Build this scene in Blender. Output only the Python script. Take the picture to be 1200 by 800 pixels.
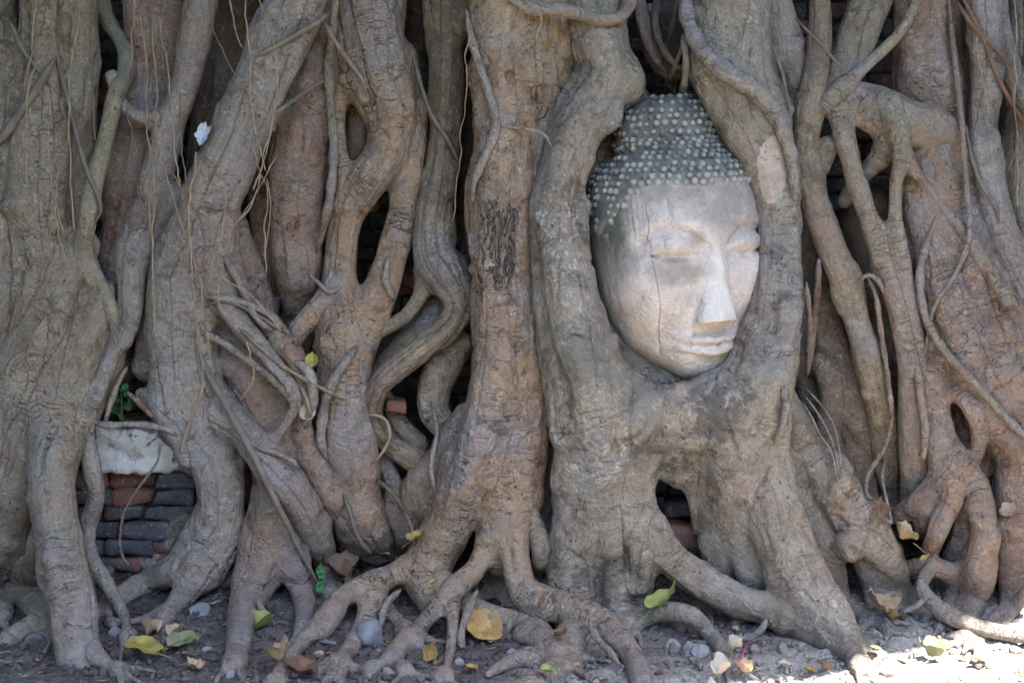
import bpy, bmesh, math, random
import numpy as np
from mathutils import Vector, Matrix
random.seed(7); RNG = np.random.default_rng(7)
S = bpy.context.scene
for o in list(bpy.data.objects): bpy.data.objects.remove(o)
COL = S.collection

# ------------------------------------------------------------------ camera, sky, sun, exposure
CAM = np.array([0.0, -3.0, 0.95]); F = 1500.0; PITCH = math.atan(135/1500)
cd = bpy.data.cameras.new('camera'); cam = bpy.data.objects.new('camera', cd); COL.objects.link(cam)
cam.location = CAM; cam.rotation_euler = (math.radians(90)-PITCH, 0, 0)
cd.sensor_width = 36; cd.lens = 45; cd.clip_end = 2000; cd.clip_start = 0.05
S.camera = cam
SUN_EL, SUN_AZ = math.radians(66), math.radians(140)      # azimuth clockwise from +Y: front right
SUNV = np.array([math.cos(SUN_EL)*math.sin(SUN_AZ), math.cos(SUN_EL)*math.cos(SUN_AZ), math.sin(SUN_EL)])
w = bpy.data.worlds.new('World'); S.world = w; w.use_nodes = True
nt = w.node_tree; bg = nt.nodes['Background']
sky = nt.nodes.new('ShaderNodeTexSky'); sky.sky_type = 'NISHITA'; sky.sun_disc = False
sky.sun_elevation = SUN_EL; sky.sun_rotation = SUN_AZ; sky.dust_density = 1.0; sky.air_density = 1.0
nt.links.new(sky.outputs[0], bg.inputs[0]); bg.inputs[1].default_value = 0.15
sl = bpy.data.lights.new('sun', 'SUN'); sl.energy = 3.6; sl.angle = math.radians(0.53); sl.color = (1, .95, .88)
sun = bpy.data.objects.new('sun', sl); COL.objects.link(sun)
sun.rotation_euler = Vector(SUNV).to_track_quat('Z', 'Y').to_euler()
S.view_settings.view_transform = 'Standard'; S.view_settings.look = 'None'
S.view_settings.exposure = 3.6; S.view_settings.gamma = 1.0; S.view_settings.use_curve_mapping = False

# ------------------------------------------------------------------ helpers
def ray(x, y):
    c, s = math.cos(PITCH), math.sin(PITCH)
    return np.array([x-600.0, c*F + s*(400-y), -s*F + c*(400-y)])
def at(x, y, Y):
    d = ray(x, y); return CAM + d*((Y-CAM[1])/d[1])
def project(P):
    c, s = math.cos(PITCH), math.sin(PITCH)
    Q = P-CAM; f = Q[:, 1]*c - Q[:, 2]*s; u = Q[:, 1]*s + Q[:, 2]*c
    return 600+F*Q[:, 0]/f, 400-F*u/f, f
def hash3(i, j, k):
    h = (i*374761393 + j*668265263 + k*2147483647 + 1013904223).astype(np.uint32)
    h = (h ^ (h >> np.uint32(13)))*np.uint32(1274126177); h = h ^ (h >> np.uint32(16))
    return (h & np.uint32(0xffff)).astype(np.float32)/65535.0
def noise(P):
    P = np.asarray(P, np.float32); I = np.floor(P).astype(np.int64); f = P-I; f = f*f*(3-2*f)
    r = 0
    for a in (0, 1):
        for b in (0, 1):
            for c in (0, 1):
                wgt = (f[:, 0] if a else 1-f[:, 0])*(f[:, 1] if b else 1-f[:, 1])*(f[:, 2] if c else 1-f[:, 2])
                r = r + wgt*hash3(I[:, 0]+a, I[:, 1]+b, I[:, 2]+c)
    return r*2-1
def fbm(P, n=3):
    r = 0; a = 1.0; P = np.asarray(P, np.float32)
    for i in range(n): r = r + a*noise(P+i*17.3); P = P*2.03; a *= .5
    return r
def sstep(a, b, x):
    t = np.clip((x-a)/(b-a), 0, 1); return t*t*(3-2*t)
def ground_z(X, Y):
    X = np.asarray(X, float); Y = np.asarray(Y, float); sh = X.shape
    P = np.stack([X.ravel(), Y.ravel(), X.ravel()*0], 1)
    n = fbm(P*3.0, 3)*.012 + fbm(P*14+5, 2)*.005
    n *= np.exp(-(np.hypot(P[:, 0], P[:, 1])/6)**2)*.9+.1
    return 0.10*sstep(-.35, .5, Y) + n.reshape(sh)
def ground_hit(x, y, lift=0.0):
    d = ray(x, y); ts = np.linspace(2.0, 5.5, 700)/d[1]
    P = CAM[None]+d[None]*ts[:, None]
    below = P[:, 2] < ground_z(P[:, 0], P[:, 1])+lift
    i = int(np.argmax(below)) if below.any() else len(ts)-1
    return P[i]
def catmull(pts, step):
    pts = np.asarray(pts, float); n = len(pts)
    if n < 2: return pts
    P = np.vstack([2*pts[0]-pts[1], pts, 2*pts[-1]-pts[-2]]); out = []
    for i in range(n-1):
        a, b, c, d = P[i], P[i+1], P[i+2], P[i+3]
        m = max(2, int(np.linalg.norm((c-b)[:3])/step)+1)
        for t in np.arange(m)/m:
            out.append(.5*(2*b+(c-a)*t+(2*a-5*b+4*c-d)*t*t+(-a+3*b-3*c+d)*t**3))
    out.append(P[-2]); return np.array(out)

def new_mesh(name, V, quads, mat, parent=None, loc=None, normals=None, smooth=True, attrs=None):
    V = np.asarray(V, np.float32)
    if loc is not None: V = V - np.asarray(loc, np.float32)
    me = bpy.data.meshes.new(name)
    quads = [np.asarray(q, np.int32) for q in (quads if isinstance(quads, list) else [quads])]
    quads = [q for q in quads if len(q)]
    sizes = np.concatenate([np.full(len(q), q.shape[1], np.int32) for q in quads])
    idx = np.concatenate([q.ravel() for q in quads])
    me.vertices.add(len(V)); me.vertices.foreach_set('co', V.ravel())
    me.loops.add(len(idx)); me.loops.foreach_set('vertex_index', idx)
    me.polygons.add(len(sizes))
    me.polygons.foreach_set('loop_start', np.concatenate([[0], np.cumsum(sizes)[:-1]]).astype(np.int32))
    me.polygons.foreach_set('use_smooth', np.full(len(sizes), smooth))
    me.update(calc_edges=True)
    if attrs:
        for k, a in attrs.items():
            a = np.asarray(a, np.float32)
            if a.ndim == 2:
                at_ = me.attributes.new(k, 'FLOAT_VECTOR', 'POINT'); at_.data.foreach_set('vector', a.ravel())
            else:
                at_ = me.attributes.new(k, 'FLOAT', 'POINT'); at_.data.foreach_set('value', a)
    if normals is not None: me.normals_split_custom_set_from_vertices([tuple(v) for v in normals.tolist()])
    if mat: me.materials.append(mat)
    o = bpy.data.objects.new(name, me); COL.objects.link(o)
    if parent is not None:
        o.parent = parent
    elif loc is not None: o.location = [float(v) for v in loc]
    return o
def thing(name, label, cat, loc, group=None):
    o = bpy.data.objects.new(name, None); COL.objects.link(o); o.location = [float(v) for v in loc]
    o.empty_display_size = .1; tag(o, label, cat, group); return o
def tag(o, label=None, cat=None, group=None, kind=None):
    if label: o['label'] = label
    if cat: o['category'] = cat
    if group: o['group'] = group
    if kind: o['kind'] = kind
    return o

# ---- surface nets
def surface_nets(f, org, h):
    nx, ny, nz = f.shape; neg = f < 0
    cnt = np.zeros((nx-1, ny-1, nz-1), np.int8)
    for a in (0, 1):
        for b in (0, 1):
            for c in (0, 1): cnt += neg[a:nx-1+a, b:ny-1+b, c:nz-1+c]
    act = (cnt > 0) & (cnt < 8); I = np.argwhere(act)
    vid = np.full(act.shape, -1, np.int32); vid[act] = np.arange(len(I))
    acc = np.zeros((len(I), 3), np.float32); num = np.zeros(len(I), np.float32)
    corners = [(a, b, c) for a in (0, 1) for b in (0, 1) for c in (0, 1)]
    cv = {q: f[I[:, 0]+q[0], I[:, 1]+q[1], I[:, 2]+q[2]] for q in corners}
    for q in corners:
        for ax in range(3):
            if q[ax] == 0:
                p = list(q); p[ax] = 1; p = tuple(p); A, B = cv[q], cv[p]
                m = (A < 0) != (B < 0); t = np.where(m, A/(np.where(m, A-B, 1)), 0)
                pos = np.tile(np.array(q, np.float32), (len(I), 1)); pos[:, ax] += t
                acc[m] += pos[m]; num[m] += 1
    V = (I + acc/num[:, None])*h + org
    quads = []
    for ax in range(3):
        sl0 = [slice(1, s-1) for s in f.shape]; sl1 = list(sl0)
        sl0[ax] = slice(0, f.shape[ax]-1); sl1[ax] = slice(1, f.shape[ax])
        A = neg[tuple(sl0)]; B = neg[tuple(sl1)]; C = np.argwhere(A != B)
        if not len(C): continue
        off = np.array([1, 1, 1]); off[ax] = 0; E = C+off; sgn = A[tuple(C.T)]
        b, c = [(1, 2), (2, 0), (0, 1)][ax]
        def cell(db, dc):
            q = E.copy(); q[:, b] -= db; q[:, c] -= dc; return vid[q[:, 0], q[:, 1], q[:, 2]]
        Q = np.stack([cell(1, 1), cell(0, 1), cell(0, 0), cell(1, 0)], 1)
        Q[~sgn] = Q[~sgn][:, ::-1]; quads.append(Q)
    return V.astype(np.float32), np.vstack(quads)
def vnormals(V, Q):
    a = V[Q[:, 2]]-V[Q[:, 0]]; b = V[Q[:, 3]]-V[Q[:, 1]]; n = np.cross(a, b)
    N = np.stack([np.bincount(Q.ravel(), np.repeat(n[:, k], 4), len(V)) for k in range(3)], 1)
    return (N/np.maximum(np.linalg.norm(N, axis=1), 1e-12)[:, None]).astype(np.float32)
def relax(V, Q, it=1, lam=.5):
    A = np.concatenate([Q[:, 0], Q[:, 1], Q[:, 2], Q[:, 3]]); B = np.concatenate([Q[:, 1], Q[:, 2], Q[:, 3], Q[:, 0]])
    A, B = np.concatenate([A, B]), np.concatenate([B, A]); n = np.bincount(A, minlength=len(V))
    for _ in range(it):
        M = np.stack([np.bincount(A, V[B, k], len(V)) for k in range(3)], 1)/np.maximum(n, 1)[:, None]
        V = V + lam*(M-V)
    return V.astype(np.float32)

# ------------------------------------------------------------------ materials
class NT:
    def __init__(s, name):
        s.m = bpy.data.materials.new(name); s.m.use_nodes = True; s.t = s.m.node_tree; s.b = s.t.nodes['Principled BSDF']
    def n(s, typ, **kw):
        x = s.t.nodes.new(typ)
        for k, v in kw.items(): setattr(x, k, v)
        return x
    def set(s, sock, v):
        if isinstance(v, bpy.types.NodeSocket): s.t.links.new(v, sock)
        elif isinstance(v, (tuple, list)): sock.default_value = tuple(v)+((1,) if len(v) == 3 and sock.type == 'RGBA' else ())
        else: sock.default_value = v
    def math(s, op, a, b=0.0, c=None, clamp=False):
        x = s.n('ShaderNodeMath', operation=op, use_clamp=clamp); s.set(x.inputs[0], a); s.set(x.inputs[1], b)
        if c is not None: s.set(x.inputs[2], c)
        return x.outputs[0]
    def vmul(s, v, k, off=(0, 0, 0)):
        x = s.n('ShaderNodeVectorMath', operation='MULTIPLY_ADD'); s.set(x.inputs[0], v); x.inputs[1].default_value = k; x.inputs[2].default_value = off
        return x.outputs[0]
    def noise(s, vec, scale=1, detail=4, rough=.55, dist=0):
        x = s.n('ShaderNodeTexNoise'); s.set(x.inputs['Vector'], vec); x.inputs['Scale'].default_value = scale
        x.inputs['Detail'].default_value = detail; x.inputs['Roughness'].default_value = rough; x.inputs['Distortion'].default_value = dist
        return x.outputs[0]
    def voro(s, vec, scale, feature='F1', rnd=1.0):
        x = s.n('ShaderNodeTexVoronoi', feature=feature); s.set(x.inputs['Vector'], vec); x.inputs['Scale'].default_value = scale
        x.inputs['Randomness'].default_value = rnd
        return x.outputs['Distance']
    def ramp(s, v, a, b, lo=0.0, hi=1.0):
        x = s.n('ShaderNodeMapRange', interpolation_type='SMOOTHSTEP'); s.set(x.inputs[0], v)
        for i, q in enumerate((a, b, lo, hi)): x.inputs[i+1].default_value = q
        return x.outputs[0]
    def mix(s, f, a, b, mode='MIX'):
        x = s.n('ShaderNodeMix', data_type='RGBA', blend_type=mode); s.set(x.inputs[0], f); s.set(x.inputs[6], a); s.set(x.inputs[7], b)
        return x.outputs[2]
    def attr(s, name):
        return s.n('ShaderNodeAttribute', attribute_name=name)
    def pos(s): return s.n('ShaderNodeNewGeometry').outputs['Position']
    def obj(s): return s.n('ShaderNodeTexCoord').outputs['Object']
    def sep(s, v):
        x = s.n('ShaderNodeSeparateXYZ'); s.set(x.inputs[0], v); return x.outputs
    def done(s, col, rough=.85, height=None, dist=.01, strength=1.0, spec=.25):
        s.set(s.b.inputs['Base Color'], col); s.set(s.b.inputs['Roughness'], rough); s.b.inputs['Specular IOR Level'].default_value = spec
        if height is not None:
            bm_ = s.n('ShaderNodeBump'); s.set(bm_.inputs['Height'], height); bm_.inputs['Distance'].default_value = dist
            bm_.inputs['Strength'].default_value = strength; s.t.links.new(bm_.outputs[0], s.b.inputs['Normal'])
        return s.m

def bark(name, c1, c2, c3, trans=.5, stria=.5, pale=.4, seed=0.0, dust=.6, moss=0.0, spots=.5, blobs=()):
    gl = lambda c, k=-.18: tuple(.71*(v*(1-k)+(.3*c[0]+.55*c[1]+.15*c[2])*k*1.03) for v in c)
    c1, c2, c3 = gl(c1), gl(c2), gl(c3)
    m = NT(name); P = m.vmul(m.pos(), (1, 1, 1), (seed, seed*1.7, 0)); g = m.attr('grain').outputs['Vector']
    big = m.noise(P, 4.5, 3, .6, .3); col = m.mix(m.ramp(big, .40, .60), c1, c2)
    bl = m.noise(P, 13, 4, .68, .7); col = m.mix(m.ramp(bl, .50, .60, 0, .9), col, c3); col = m.mix(m.ramp(bl, .44, .34, 0, .75), col, tuple(v*.55 for v in c2))
    b2 = m.noise(P, 34, 5, .75, .4); col = m.mix(m.ramp(b2, .45, .28, 0, .75), col, tuple(v*.5 for v in c2)); col = m.mix(m.ramp(b2, .54, .68, 0, .6), col, tuple(v*1.38 for v in c1))
    hv = m.n('ShaderNodeTexNoise'); m.set(hv.inputs['Vector'], P); hv.inputs['Scale'].default_value = 3.4; hv.inputs['Detail'].default_value = 3; hs = m.sep(hv.outputs[1])
    col = m.mix(m.ramp(hs[0], .54, .68, 0, .3), col, (.165, .15, .11)); col = m.mix(m.ramp(hs[1], .52, .66, 0, .4), col, (.225, .155, .125)); col = m.mix(m.ramp(hs[2], .54, .66, 0, .45), col, (.20, .185, .185))
    # long fibres that follow the root
    st = m.noise(m.vmul(g, (7, 110, 1)), 1, 3, .65, .5)
    col = m.mix(m.ramp(st, .54, .70, 0, .45*stria), col, tuple(v*1.45 for v in c1))
    col = m.mix(m.ramp(st, .42, .26, 0, .5*stria), col, tuple(v*.45 for v in c2))
    # cracks and rings across the root, only here and there
    gw = m.n('ShaderNodeVectorMath', operation='ADD'); m.set(gw.inputs[0], g)
    wr = m.n('ShaderNodeTexNoise'); m.set(wr.inputs['Vector'], P); wr.inputs['Scale'].default_value = 12; wv = m.vmul(wr.outputs[1], (.05, .05, 0)); m.set(gw.inputs[1], wv)
    tr = m.noise(m.vmul(gw.outputs[0], (48, 8, 1)), 1, 3, .55, .3)
    trk = m.math('MULTIPLY', m.ramp(m.math('ABSOLUTE', m.math('SUBTRACT', tr, .5)), .016, .0), m.ramp(m.noise(P, 7, 3, .6), .47, .60))
    col = m.mix(m.math('MULTIPLY', trk, .85*trans), col, (.055, .043, .036))
    # pale scuffs and lichen
    li = m.noise(P, 52, 4, .75, .3); lim = m.math('MULTIPLY', m.ramp(li, .53, .63), m.ramp(m.noise(P, 4.2, 4, .6), .44, .60))
    col = m.mix(m.math('MULTIPLY', lim, pale), col, (.36, .33, .285))
    # fine grain
    fine = m.noise(P, 150, 4, .8); fr = m.ramp(fine, .32, .68, .74, 1.24)
    mu = m.n('ShaderNodeMix', data_type='RGBA', blend_type='MULTIPLY'); mu.inputs[0].default_value = 1
    cb = m.n('ShaderNodeCombineXYZ')
    for i in range(3): m.set(cb.inputs[i], fr)
    m.set(mu.inputs[6], col); m.set(mu.inputs[7], cb.outputs[0]); col = mu.outputs[2]
    # dark weather stains and pits
    dk = m.noise(P, 8, 5, .76, .5); dkm = m.ramp(dk, .55, .66, 0, .85*spots); col = m.mix(dkm, col, (.055, .048, .043))
    vo = m.voro(m.vmul(P, (1, 1, .6)), 55); pit = m.math('MULTIPLY', m.ramp(vo, .17, .08), m.ramp(m.noise(P, 15, 3), .52, .60)); col = m.mix(m.math('MULTIPLY', pit, .8), col, (.05, .04, .035))
    if moss: col = m.mix(m.ramp(m.noise(P, 5, 4), .42, .62, 0, moss), col, (.12, .118, .075))
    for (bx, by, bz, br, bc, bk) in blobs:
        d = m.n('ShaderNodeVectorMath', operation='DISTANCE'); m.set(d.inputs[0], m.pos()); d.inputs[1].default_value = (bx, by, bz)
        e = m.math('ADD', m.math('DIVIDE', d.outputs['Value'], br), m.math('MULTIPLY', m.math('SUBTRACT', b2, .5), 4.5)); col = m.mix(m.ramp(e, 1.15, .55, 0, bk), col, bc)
    # soil dust on the feet of the roots, greyed to imitate cool light low down
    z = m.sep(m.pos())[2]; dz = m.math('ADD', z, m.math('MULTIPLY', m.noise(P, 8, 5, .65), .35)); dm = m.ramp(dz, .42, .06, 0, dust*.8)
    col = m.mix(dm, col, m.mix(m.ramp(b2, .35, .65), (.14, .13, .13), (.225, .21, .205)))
    hgt = m.math('ADD', m.math('MULTIPLY', fine, .14), m.math('MULTIPLY', li, .35))
    hgt = m.math('ADD', hgt, m.math('MULTIPLY', st, .45*stria)); hgt = m.math('ADD', hgt, m.math('MULTIPLY', b2, .8))
    hgt = m.math('SUBTRACT', hgt, m.math('MULTIPLY', trk, .8*trans)); hgt = m.math('SUBTRACT', hgt, m.math('MULTIPLY', pit, .6))
    hgt = m.math('ADD', hgt, m.math('MULTIPLY', bl, 1.6))
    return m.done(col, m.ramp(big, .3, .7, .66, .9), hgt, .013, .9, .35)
M = {}
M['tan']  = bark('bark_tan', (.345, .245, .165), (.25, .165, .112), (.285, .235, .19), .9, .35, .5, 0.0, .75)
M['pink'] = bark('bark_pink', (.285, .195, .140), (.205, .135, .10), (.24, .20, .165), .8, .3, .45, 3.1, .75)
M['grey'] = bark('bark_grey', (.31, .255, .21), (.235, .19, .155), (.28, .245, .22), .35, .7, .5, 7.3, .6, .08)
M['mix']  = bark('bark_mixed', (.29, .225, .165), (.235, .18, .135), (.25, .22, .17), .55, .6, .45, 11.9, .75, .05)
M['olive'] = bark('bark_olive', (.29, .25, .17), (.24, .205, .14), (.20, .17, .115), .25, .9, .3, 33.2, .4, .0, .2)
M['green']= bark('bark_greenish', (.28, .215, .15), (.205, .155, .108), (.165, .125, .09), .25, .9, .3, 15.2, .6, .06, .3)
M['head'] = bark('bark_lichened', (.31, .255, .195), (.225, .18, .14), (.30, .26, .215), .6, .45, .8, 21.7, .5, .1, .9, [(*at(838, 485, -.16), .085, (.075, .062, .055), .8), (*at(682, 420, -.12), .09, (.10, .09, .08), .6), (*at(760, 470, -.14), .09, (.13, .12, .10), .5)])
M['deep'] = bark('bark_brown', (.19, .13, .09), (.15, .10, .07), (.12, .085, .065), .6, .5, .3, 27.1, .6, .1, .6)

def simple(name, c1, c2, scale=20, rough=.8, bump=.004, c3=None):
    m = NT(name); P = m.obj(); n1 = m.noise(P, scale, 6, .65); col = m.mix(m.ramp(n1, .35, .65), c1, c2)
    if c3: col = m.mix(m.ramp(m.noise(P, scale*.6, 5, .7, .5), .52, .62), col, c3)
    return m.done(col, rough, n1, bump)

# ------------------------------------------------------------------ ground
def soil_material():
    m = NT('soil'); P = m.pos(); x, y, z = m.sep(P)
    n1 = m.noise(P, 6, 6, .65); n2 = m.noise(P, 55, 6, .7); v = m.voro(P, 70, 'F1')
    col = m.mix(m.ramp(n1, .35, .65), (.10, .084, .078), (.15, .129, .12))
    col = m.mix(m.ramp(n2, .35, .65, 0, .7), col, (.075, .063, .057))
    # paler further out and to the right, darker near the wall
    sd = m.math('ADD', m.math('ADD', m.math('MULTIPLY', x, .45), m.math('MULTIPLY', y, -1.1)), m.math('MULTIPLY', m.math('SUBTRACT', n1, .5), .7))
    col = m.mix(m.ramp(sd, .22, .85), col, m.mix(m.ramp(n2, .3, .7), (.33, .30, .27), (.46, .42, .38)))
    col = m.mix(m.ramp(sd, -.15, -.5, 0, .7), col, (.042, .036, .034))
    # unseen outer ground, given a dark grassy colour to weaken bounced light
    yw = m.math('ADD', y, m.math('MULTIPLY', m.math('SUBTRACT', n1, .5), .5)); far = m.math('MAXIMUM', m.ramp(yw, -1.0, -1.4), m.ramp(m.math('ABSOLUTE', x), 2.2, 2.8))
    col = m.mix(far, col, m.mix(m.ramp(n2, .3, .7), (.075, .068, .035), (.13, .11, .07)))
    h = m.math('ADD', m.math('MULTIPLY', n2, 1.0), m.math('MULTIPLY', v, .6))
    return m.done(col, .95, h, .012, 1.0, .15)
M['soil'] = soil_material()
def build_ground():
    fx = np.concatenate([-np.geomspace(300, 2.05, 26), np.arange(-2, 2.001, .0125), np.geomspace(2.05, 300, 26)])
    fy = np.concatenate([-np.geomspace(300, 2.05, 26), np.arange(-2, 1.2, .0125), np.geomspace(1.21, 300, 26)])
    X, Y = np.meshgrid(fx, fy, indexing='ij'); Z = ground_z(X, Y)
    P = np.stack([X.ravel(), Y.ravel(), 0*X.ravel()], 1); near = np.exp(-(np.hypot(P[:, 0], P[:, 1])/2.5)**4)
    Z = Z + (((np.abs(fbm(P*30, 3))-.42)*.013)*near).reshape(Z.shape)
    n, k = X.shape; idx = np.arange(n*k).reshape(n, k)
    Q = np.stack([idx[:-1, :-1], idx[1:, :-1], idx[1:, 1:], idx[:-1, 1:]], -1).reshape(-1, 4)
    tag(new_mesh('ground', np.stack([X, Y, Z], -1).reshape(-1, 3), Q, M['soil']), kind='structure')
build_ground()

# ------------------------------------------------------------------ root masses: chains of (x, y, radius) in photo pixels, depth in cm
G = 'g'
CL = []
def cluster(name, label, cat, mat, parts, k=.011, neg=(), patches=(), amp=1.0, group=None, rings=(), sinew=1):
    CL.append(dict(name=name, label=label, cat=cat, mat=mat, parts=parts, k=k, neg=neg, patches=patches, amp=amp, group=group, rings=rings, sinew=sinew))

cluster('fig_tree', 'broad pale trunk with a long vertical crack and one thick root straight down its front', 'tree', 'mix', [
  ('trunk', [
    [(-30,-60,48,14),(-25,120,52,14),(-12,260,56,12),(-10,400,58,10),(-20,520,46,6),(-30,640,36,2),(-45,720,30,0),(-60,790,20,-12)],
    [(48,-60,24,12),(50,60,25,12),(48,160,36,10),(45,280,40,10),(42,380,44,8),(32,480,40,5),(20,560,30,2),(10,630,22,2),(5,680,16,G),(0,720,10,G)],
     [(122,345,16,8),(100,405,24,4),(66,478,27,1),(34,552,24,0),(4,625,20,0),(-20,690,14,G)],
     [(92,290,22,8),(56,372,28,3),(18,455,29,1),(-22,540,30,0)]]),
  ('root', [[(95,-60,20,16),(95,60,22,15),(86,150,26,14),(74,240,30,13),(66,320,34,11),(76,400,32,6),(64,480,28,0),(62,545,25,-8),(64,600,25,-14),(74,660,28,-18),(88,725,30,-24),(93,800,29,-30),(95,850,20,-42)]]),
  ('root', [[(98,340,12,10),(98,385,24,9),(88,430,18,6),(70,480,12,3)]]),
  ('root', [[(125,355,14,10),(128,400,19,9),(112,455,19,5),(95,500,16,0),(78,545,14,-6),(55,600,10,-8),(38,650,9,-6),(48,690,9,G),(58,712,8,G)]]),
  ('root', [[(-20,785,16,-20),(10,752,14,-17),(40,730,12,-14),(66,708,11,-10),(80,690,8,-8)]]),
  ('root', [[(30,660,11,2),(27,690,13,G),(45,715,13,G),(60,735,8,G)]]),
  ('root', [[(105,760,14,-28),(125,778,8,G),(140,786,6,G)]]),
  ], neg=[[(2,205,2),(5,240,3),(9,280,3.5),(8,330,3.5),(5,390,2.5)], [(28,-30,5),(29,40,6),(34,80,3)], [(77,20,3),(74,80,4),(70,130,2)], [(96,445,2),(80,470,2.5),(62,505,2.5),(45,560,2)]], k=.009)

cluster('aerial_root', 'smooth grey root narrowing into thin branches in front of the plaster topped bricks', 'tree root', 'grey', [
  ('stem', [[(238,-60,22,8),(236,0,21,8),(226,60,20,8),(213,110,19,8),(198,150,19,9),(187,195,21,9),(176,235,22,9),(162,268,22,9),(150,302,15,8),(149,340,10,6),(143,382,10,5),(127,427,11,3),(112,465,10,1),(102,505,9,0),(109,550,9,-2),(114,585,7,-1),(103,620,8,0),(106,650,9,-2),(126,685,9,-4),(144,718,8,G),(150,745,6,G)]]),
  ('root', [[(132,90,9,9),(142,120,7,8),(160,136,8,7),(178,140,10,7),(194,140,12,8)]]),
  ('root', [[(165,280,18,8),(158,330,14,6),(155,370,12,5),(146,400,10,4)]]),
  ('root', [[(105,545,8,-1),(112,580,9,1),(100,620,8,3),(92,660,7,G)]]),
  ], k=.010)
cluster('aerial_root', 'thin straight yellowish green root, forked at its lower end beside the cracked trunk', 'tree root', 'olive', [
  ('stem', [[(115,-60,10,24),(118,0,11,24),(128,28,11,22),(146,55,11,18),(148,85,12,13),(137,108,11,7),(128,148,10.5,4),(118,190,10.5,2),(108,234,10.5,1),(100,270,11,2),(97,292,12,4),(103,315,13,6),(118,335,10,6),(130,360,9,5),(138,385,9,5)]]),
  ('root', [[(100,300,10,6),(107,330,9,7),(110,360,9,8),(118,385,7,9)]]),
  ], k=.008)

cluster('fig_tree', 'large grey slanting trunk standing on two spread toes beside the red bricks', 'tree', 'grey', [
  ('trunk', [[(362,-70,33,2),(352,0,31,2),(333,50,31,2),(311,100,31,2),(289,145,31,3),(270,190,30,4),(250,240,34,7),(232,300,44,9),(222,360,44,10),(220,430,42,9),(232,490,42,8),(255,540,32,7),(260,590,28,6),(252,635,31,7),(240,665,28,8)],
     [(205,225,14,10),(200,270,22,11),(190,320,22,12),(182,390,20,13),(172,430,16,14)]]),
  ('root', [[(240,620,24,8),(212,662,19,5),(178,680,16,G),(150,694,12,G),(132,706,7,G)]]),
  ('root', [[(246,640,22,6),(228,680,20,2),(208,705,14,G),(192,722,9,G)]]),
  ('root', [[(255,480,26,6),(285,505,24,3),(320,545,22,0),(352,585,20,3),(371,625,18,10),(381,652,15,16),(386,676,11,G),(388,692,7,G)]]),
  ('root', [[(165,462,8,6),(182,470,9,3),(197,490,9,1),(208,515,8,0),(216,540,6,1)]]),
  ('root', [[(240,300,20,4),(275,370,16,2),(308,410,11,0),(332,440,9,-1),(347,468,8,-2),(338,492,6,-1),(320,516,5,0)]]),
  ('root', [[(215,610,14,20),(195,635,17,23),(176,655,16,G)]]),
  ], k=.011, neg=[])

cluster('fig_root', 'lumpy pinkish root wrapped in swirling rootlets, beside the grey slanting trunk', 'tree root', 'pink', [
  ('trunk', [[(245,190,14,16),(258,260,28,16),(270,330,38,17),(292,395,46,17),(312,450,44,15),(320,510,31,11),(318,560,24,8),(318,610,28,8),(305,660,30,6),(292,700,23,G),(282,735,17,G),(280,765,12,G),(276,776,7,G)]]),
  ('root', [[(322,620,26,6),(342,660,22,5),(354,690,17,G),(358,715,13,G),(358,738,8,G)]]),
  ('root', [[(265,330,8,9),(300,366,11,7),(330,392,13,5),(350,425,12,4),(357,460,11,4),(355,500,13,5),(362,530,17,7),(380,560,18,9),(395,595,16,11),(402,630,13,G),(405,648,8,G)]]),
  ('root', [[(318,410,8,4),(340,415,9,2),(352,440,9,2),(356,470,7,3)]]),
  ('root', [[(258,255,10,8),(275,310,11,6),(285,345,10,6),(312,375,9,5),(322,395,7,4)]]),
  ('root', [[(282,540,14,18),(285,590,17,20),(282,640,16,20),(278,675,14,G)]]),
  ], k=.010)

cluster('fig_tree', 'straight reddish brown trunk with an upright vine on its edge, ending above a dark gap', 'tree', 'pink', [
  ('trunk', [[(392,-60,30,22),(380,60,32,20),(362,130,36,19),(352,200,36,18),(350,260,34,18),(352,310,27,19),(352,350,20,22),(350,380,14,26)]]),
  ('root', [[(312,210,18,26),(312,270,18,26),(318,330,16,27),(325,390,14,30)]]),
  ], neg=[[(352,160,2.5),(358,164,2)],[(347,192,1.5),(345,206,1.5)]])

cluster('fig_tree', 'lumpy tan trunk with a teardrop hole and two legs rejoining in a swollen foot', 'tree', 'tan', [
  ('trunk', [[(430,-60,48,18),(432,20,48,17),(440,80,44,16),(454,130,33,15),(451,175,28,14),(430,210,25,13),(407,245,22,14),(398,290,20,15),(396,340,21,14),(401,390,33,12),(400,440,33,12),(402,490,36,12),(410,535,34,12),(412,575,28,13),(428,612,31,15),(448,642,24,G),(472,654,15,G),(492,664,8,G)],
     [(408,570,20,14),(408,612,20,16),(410,640,18,G),(404,660,10,G)]]),
  ('root', [[(468,70,24,20),(482,130,20,18),(483,175,21,17),(476,225,19,16),(466,275,19,15),(453,322,22,13),(436,364,25,12),(416,397,28,12)]]),
  ('root', [[(395,60,20,18),(394,130,14,16),(398,180,11,14),(406,210,14,13),(408,235,12,13)]]),
  ('root', [[(398,330,15,12),(380,352,13,10),(358,375,12,9),(340,400,13,9),(335,425,10,12)]]),
  ('root', [[(355,345,5,22),(352,400,22,24),(345,430,20,26)]]),
  ('root', [[(414,80,12,24),(419,150,13,25),(424,215,10,27),(436,240,8,30)]]),
  ], neg=[[(426,105,3,2),(425,140,6,2),(424,165,9,3),(420,188,6,4)], [(455,45,2),(470,42,2)], [(447,95,1.5),(462,92,1.5)], [(404,98,2),(408,112,1.5)], [(452,78,2),(478,80,2)]], k=.009)

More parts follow.
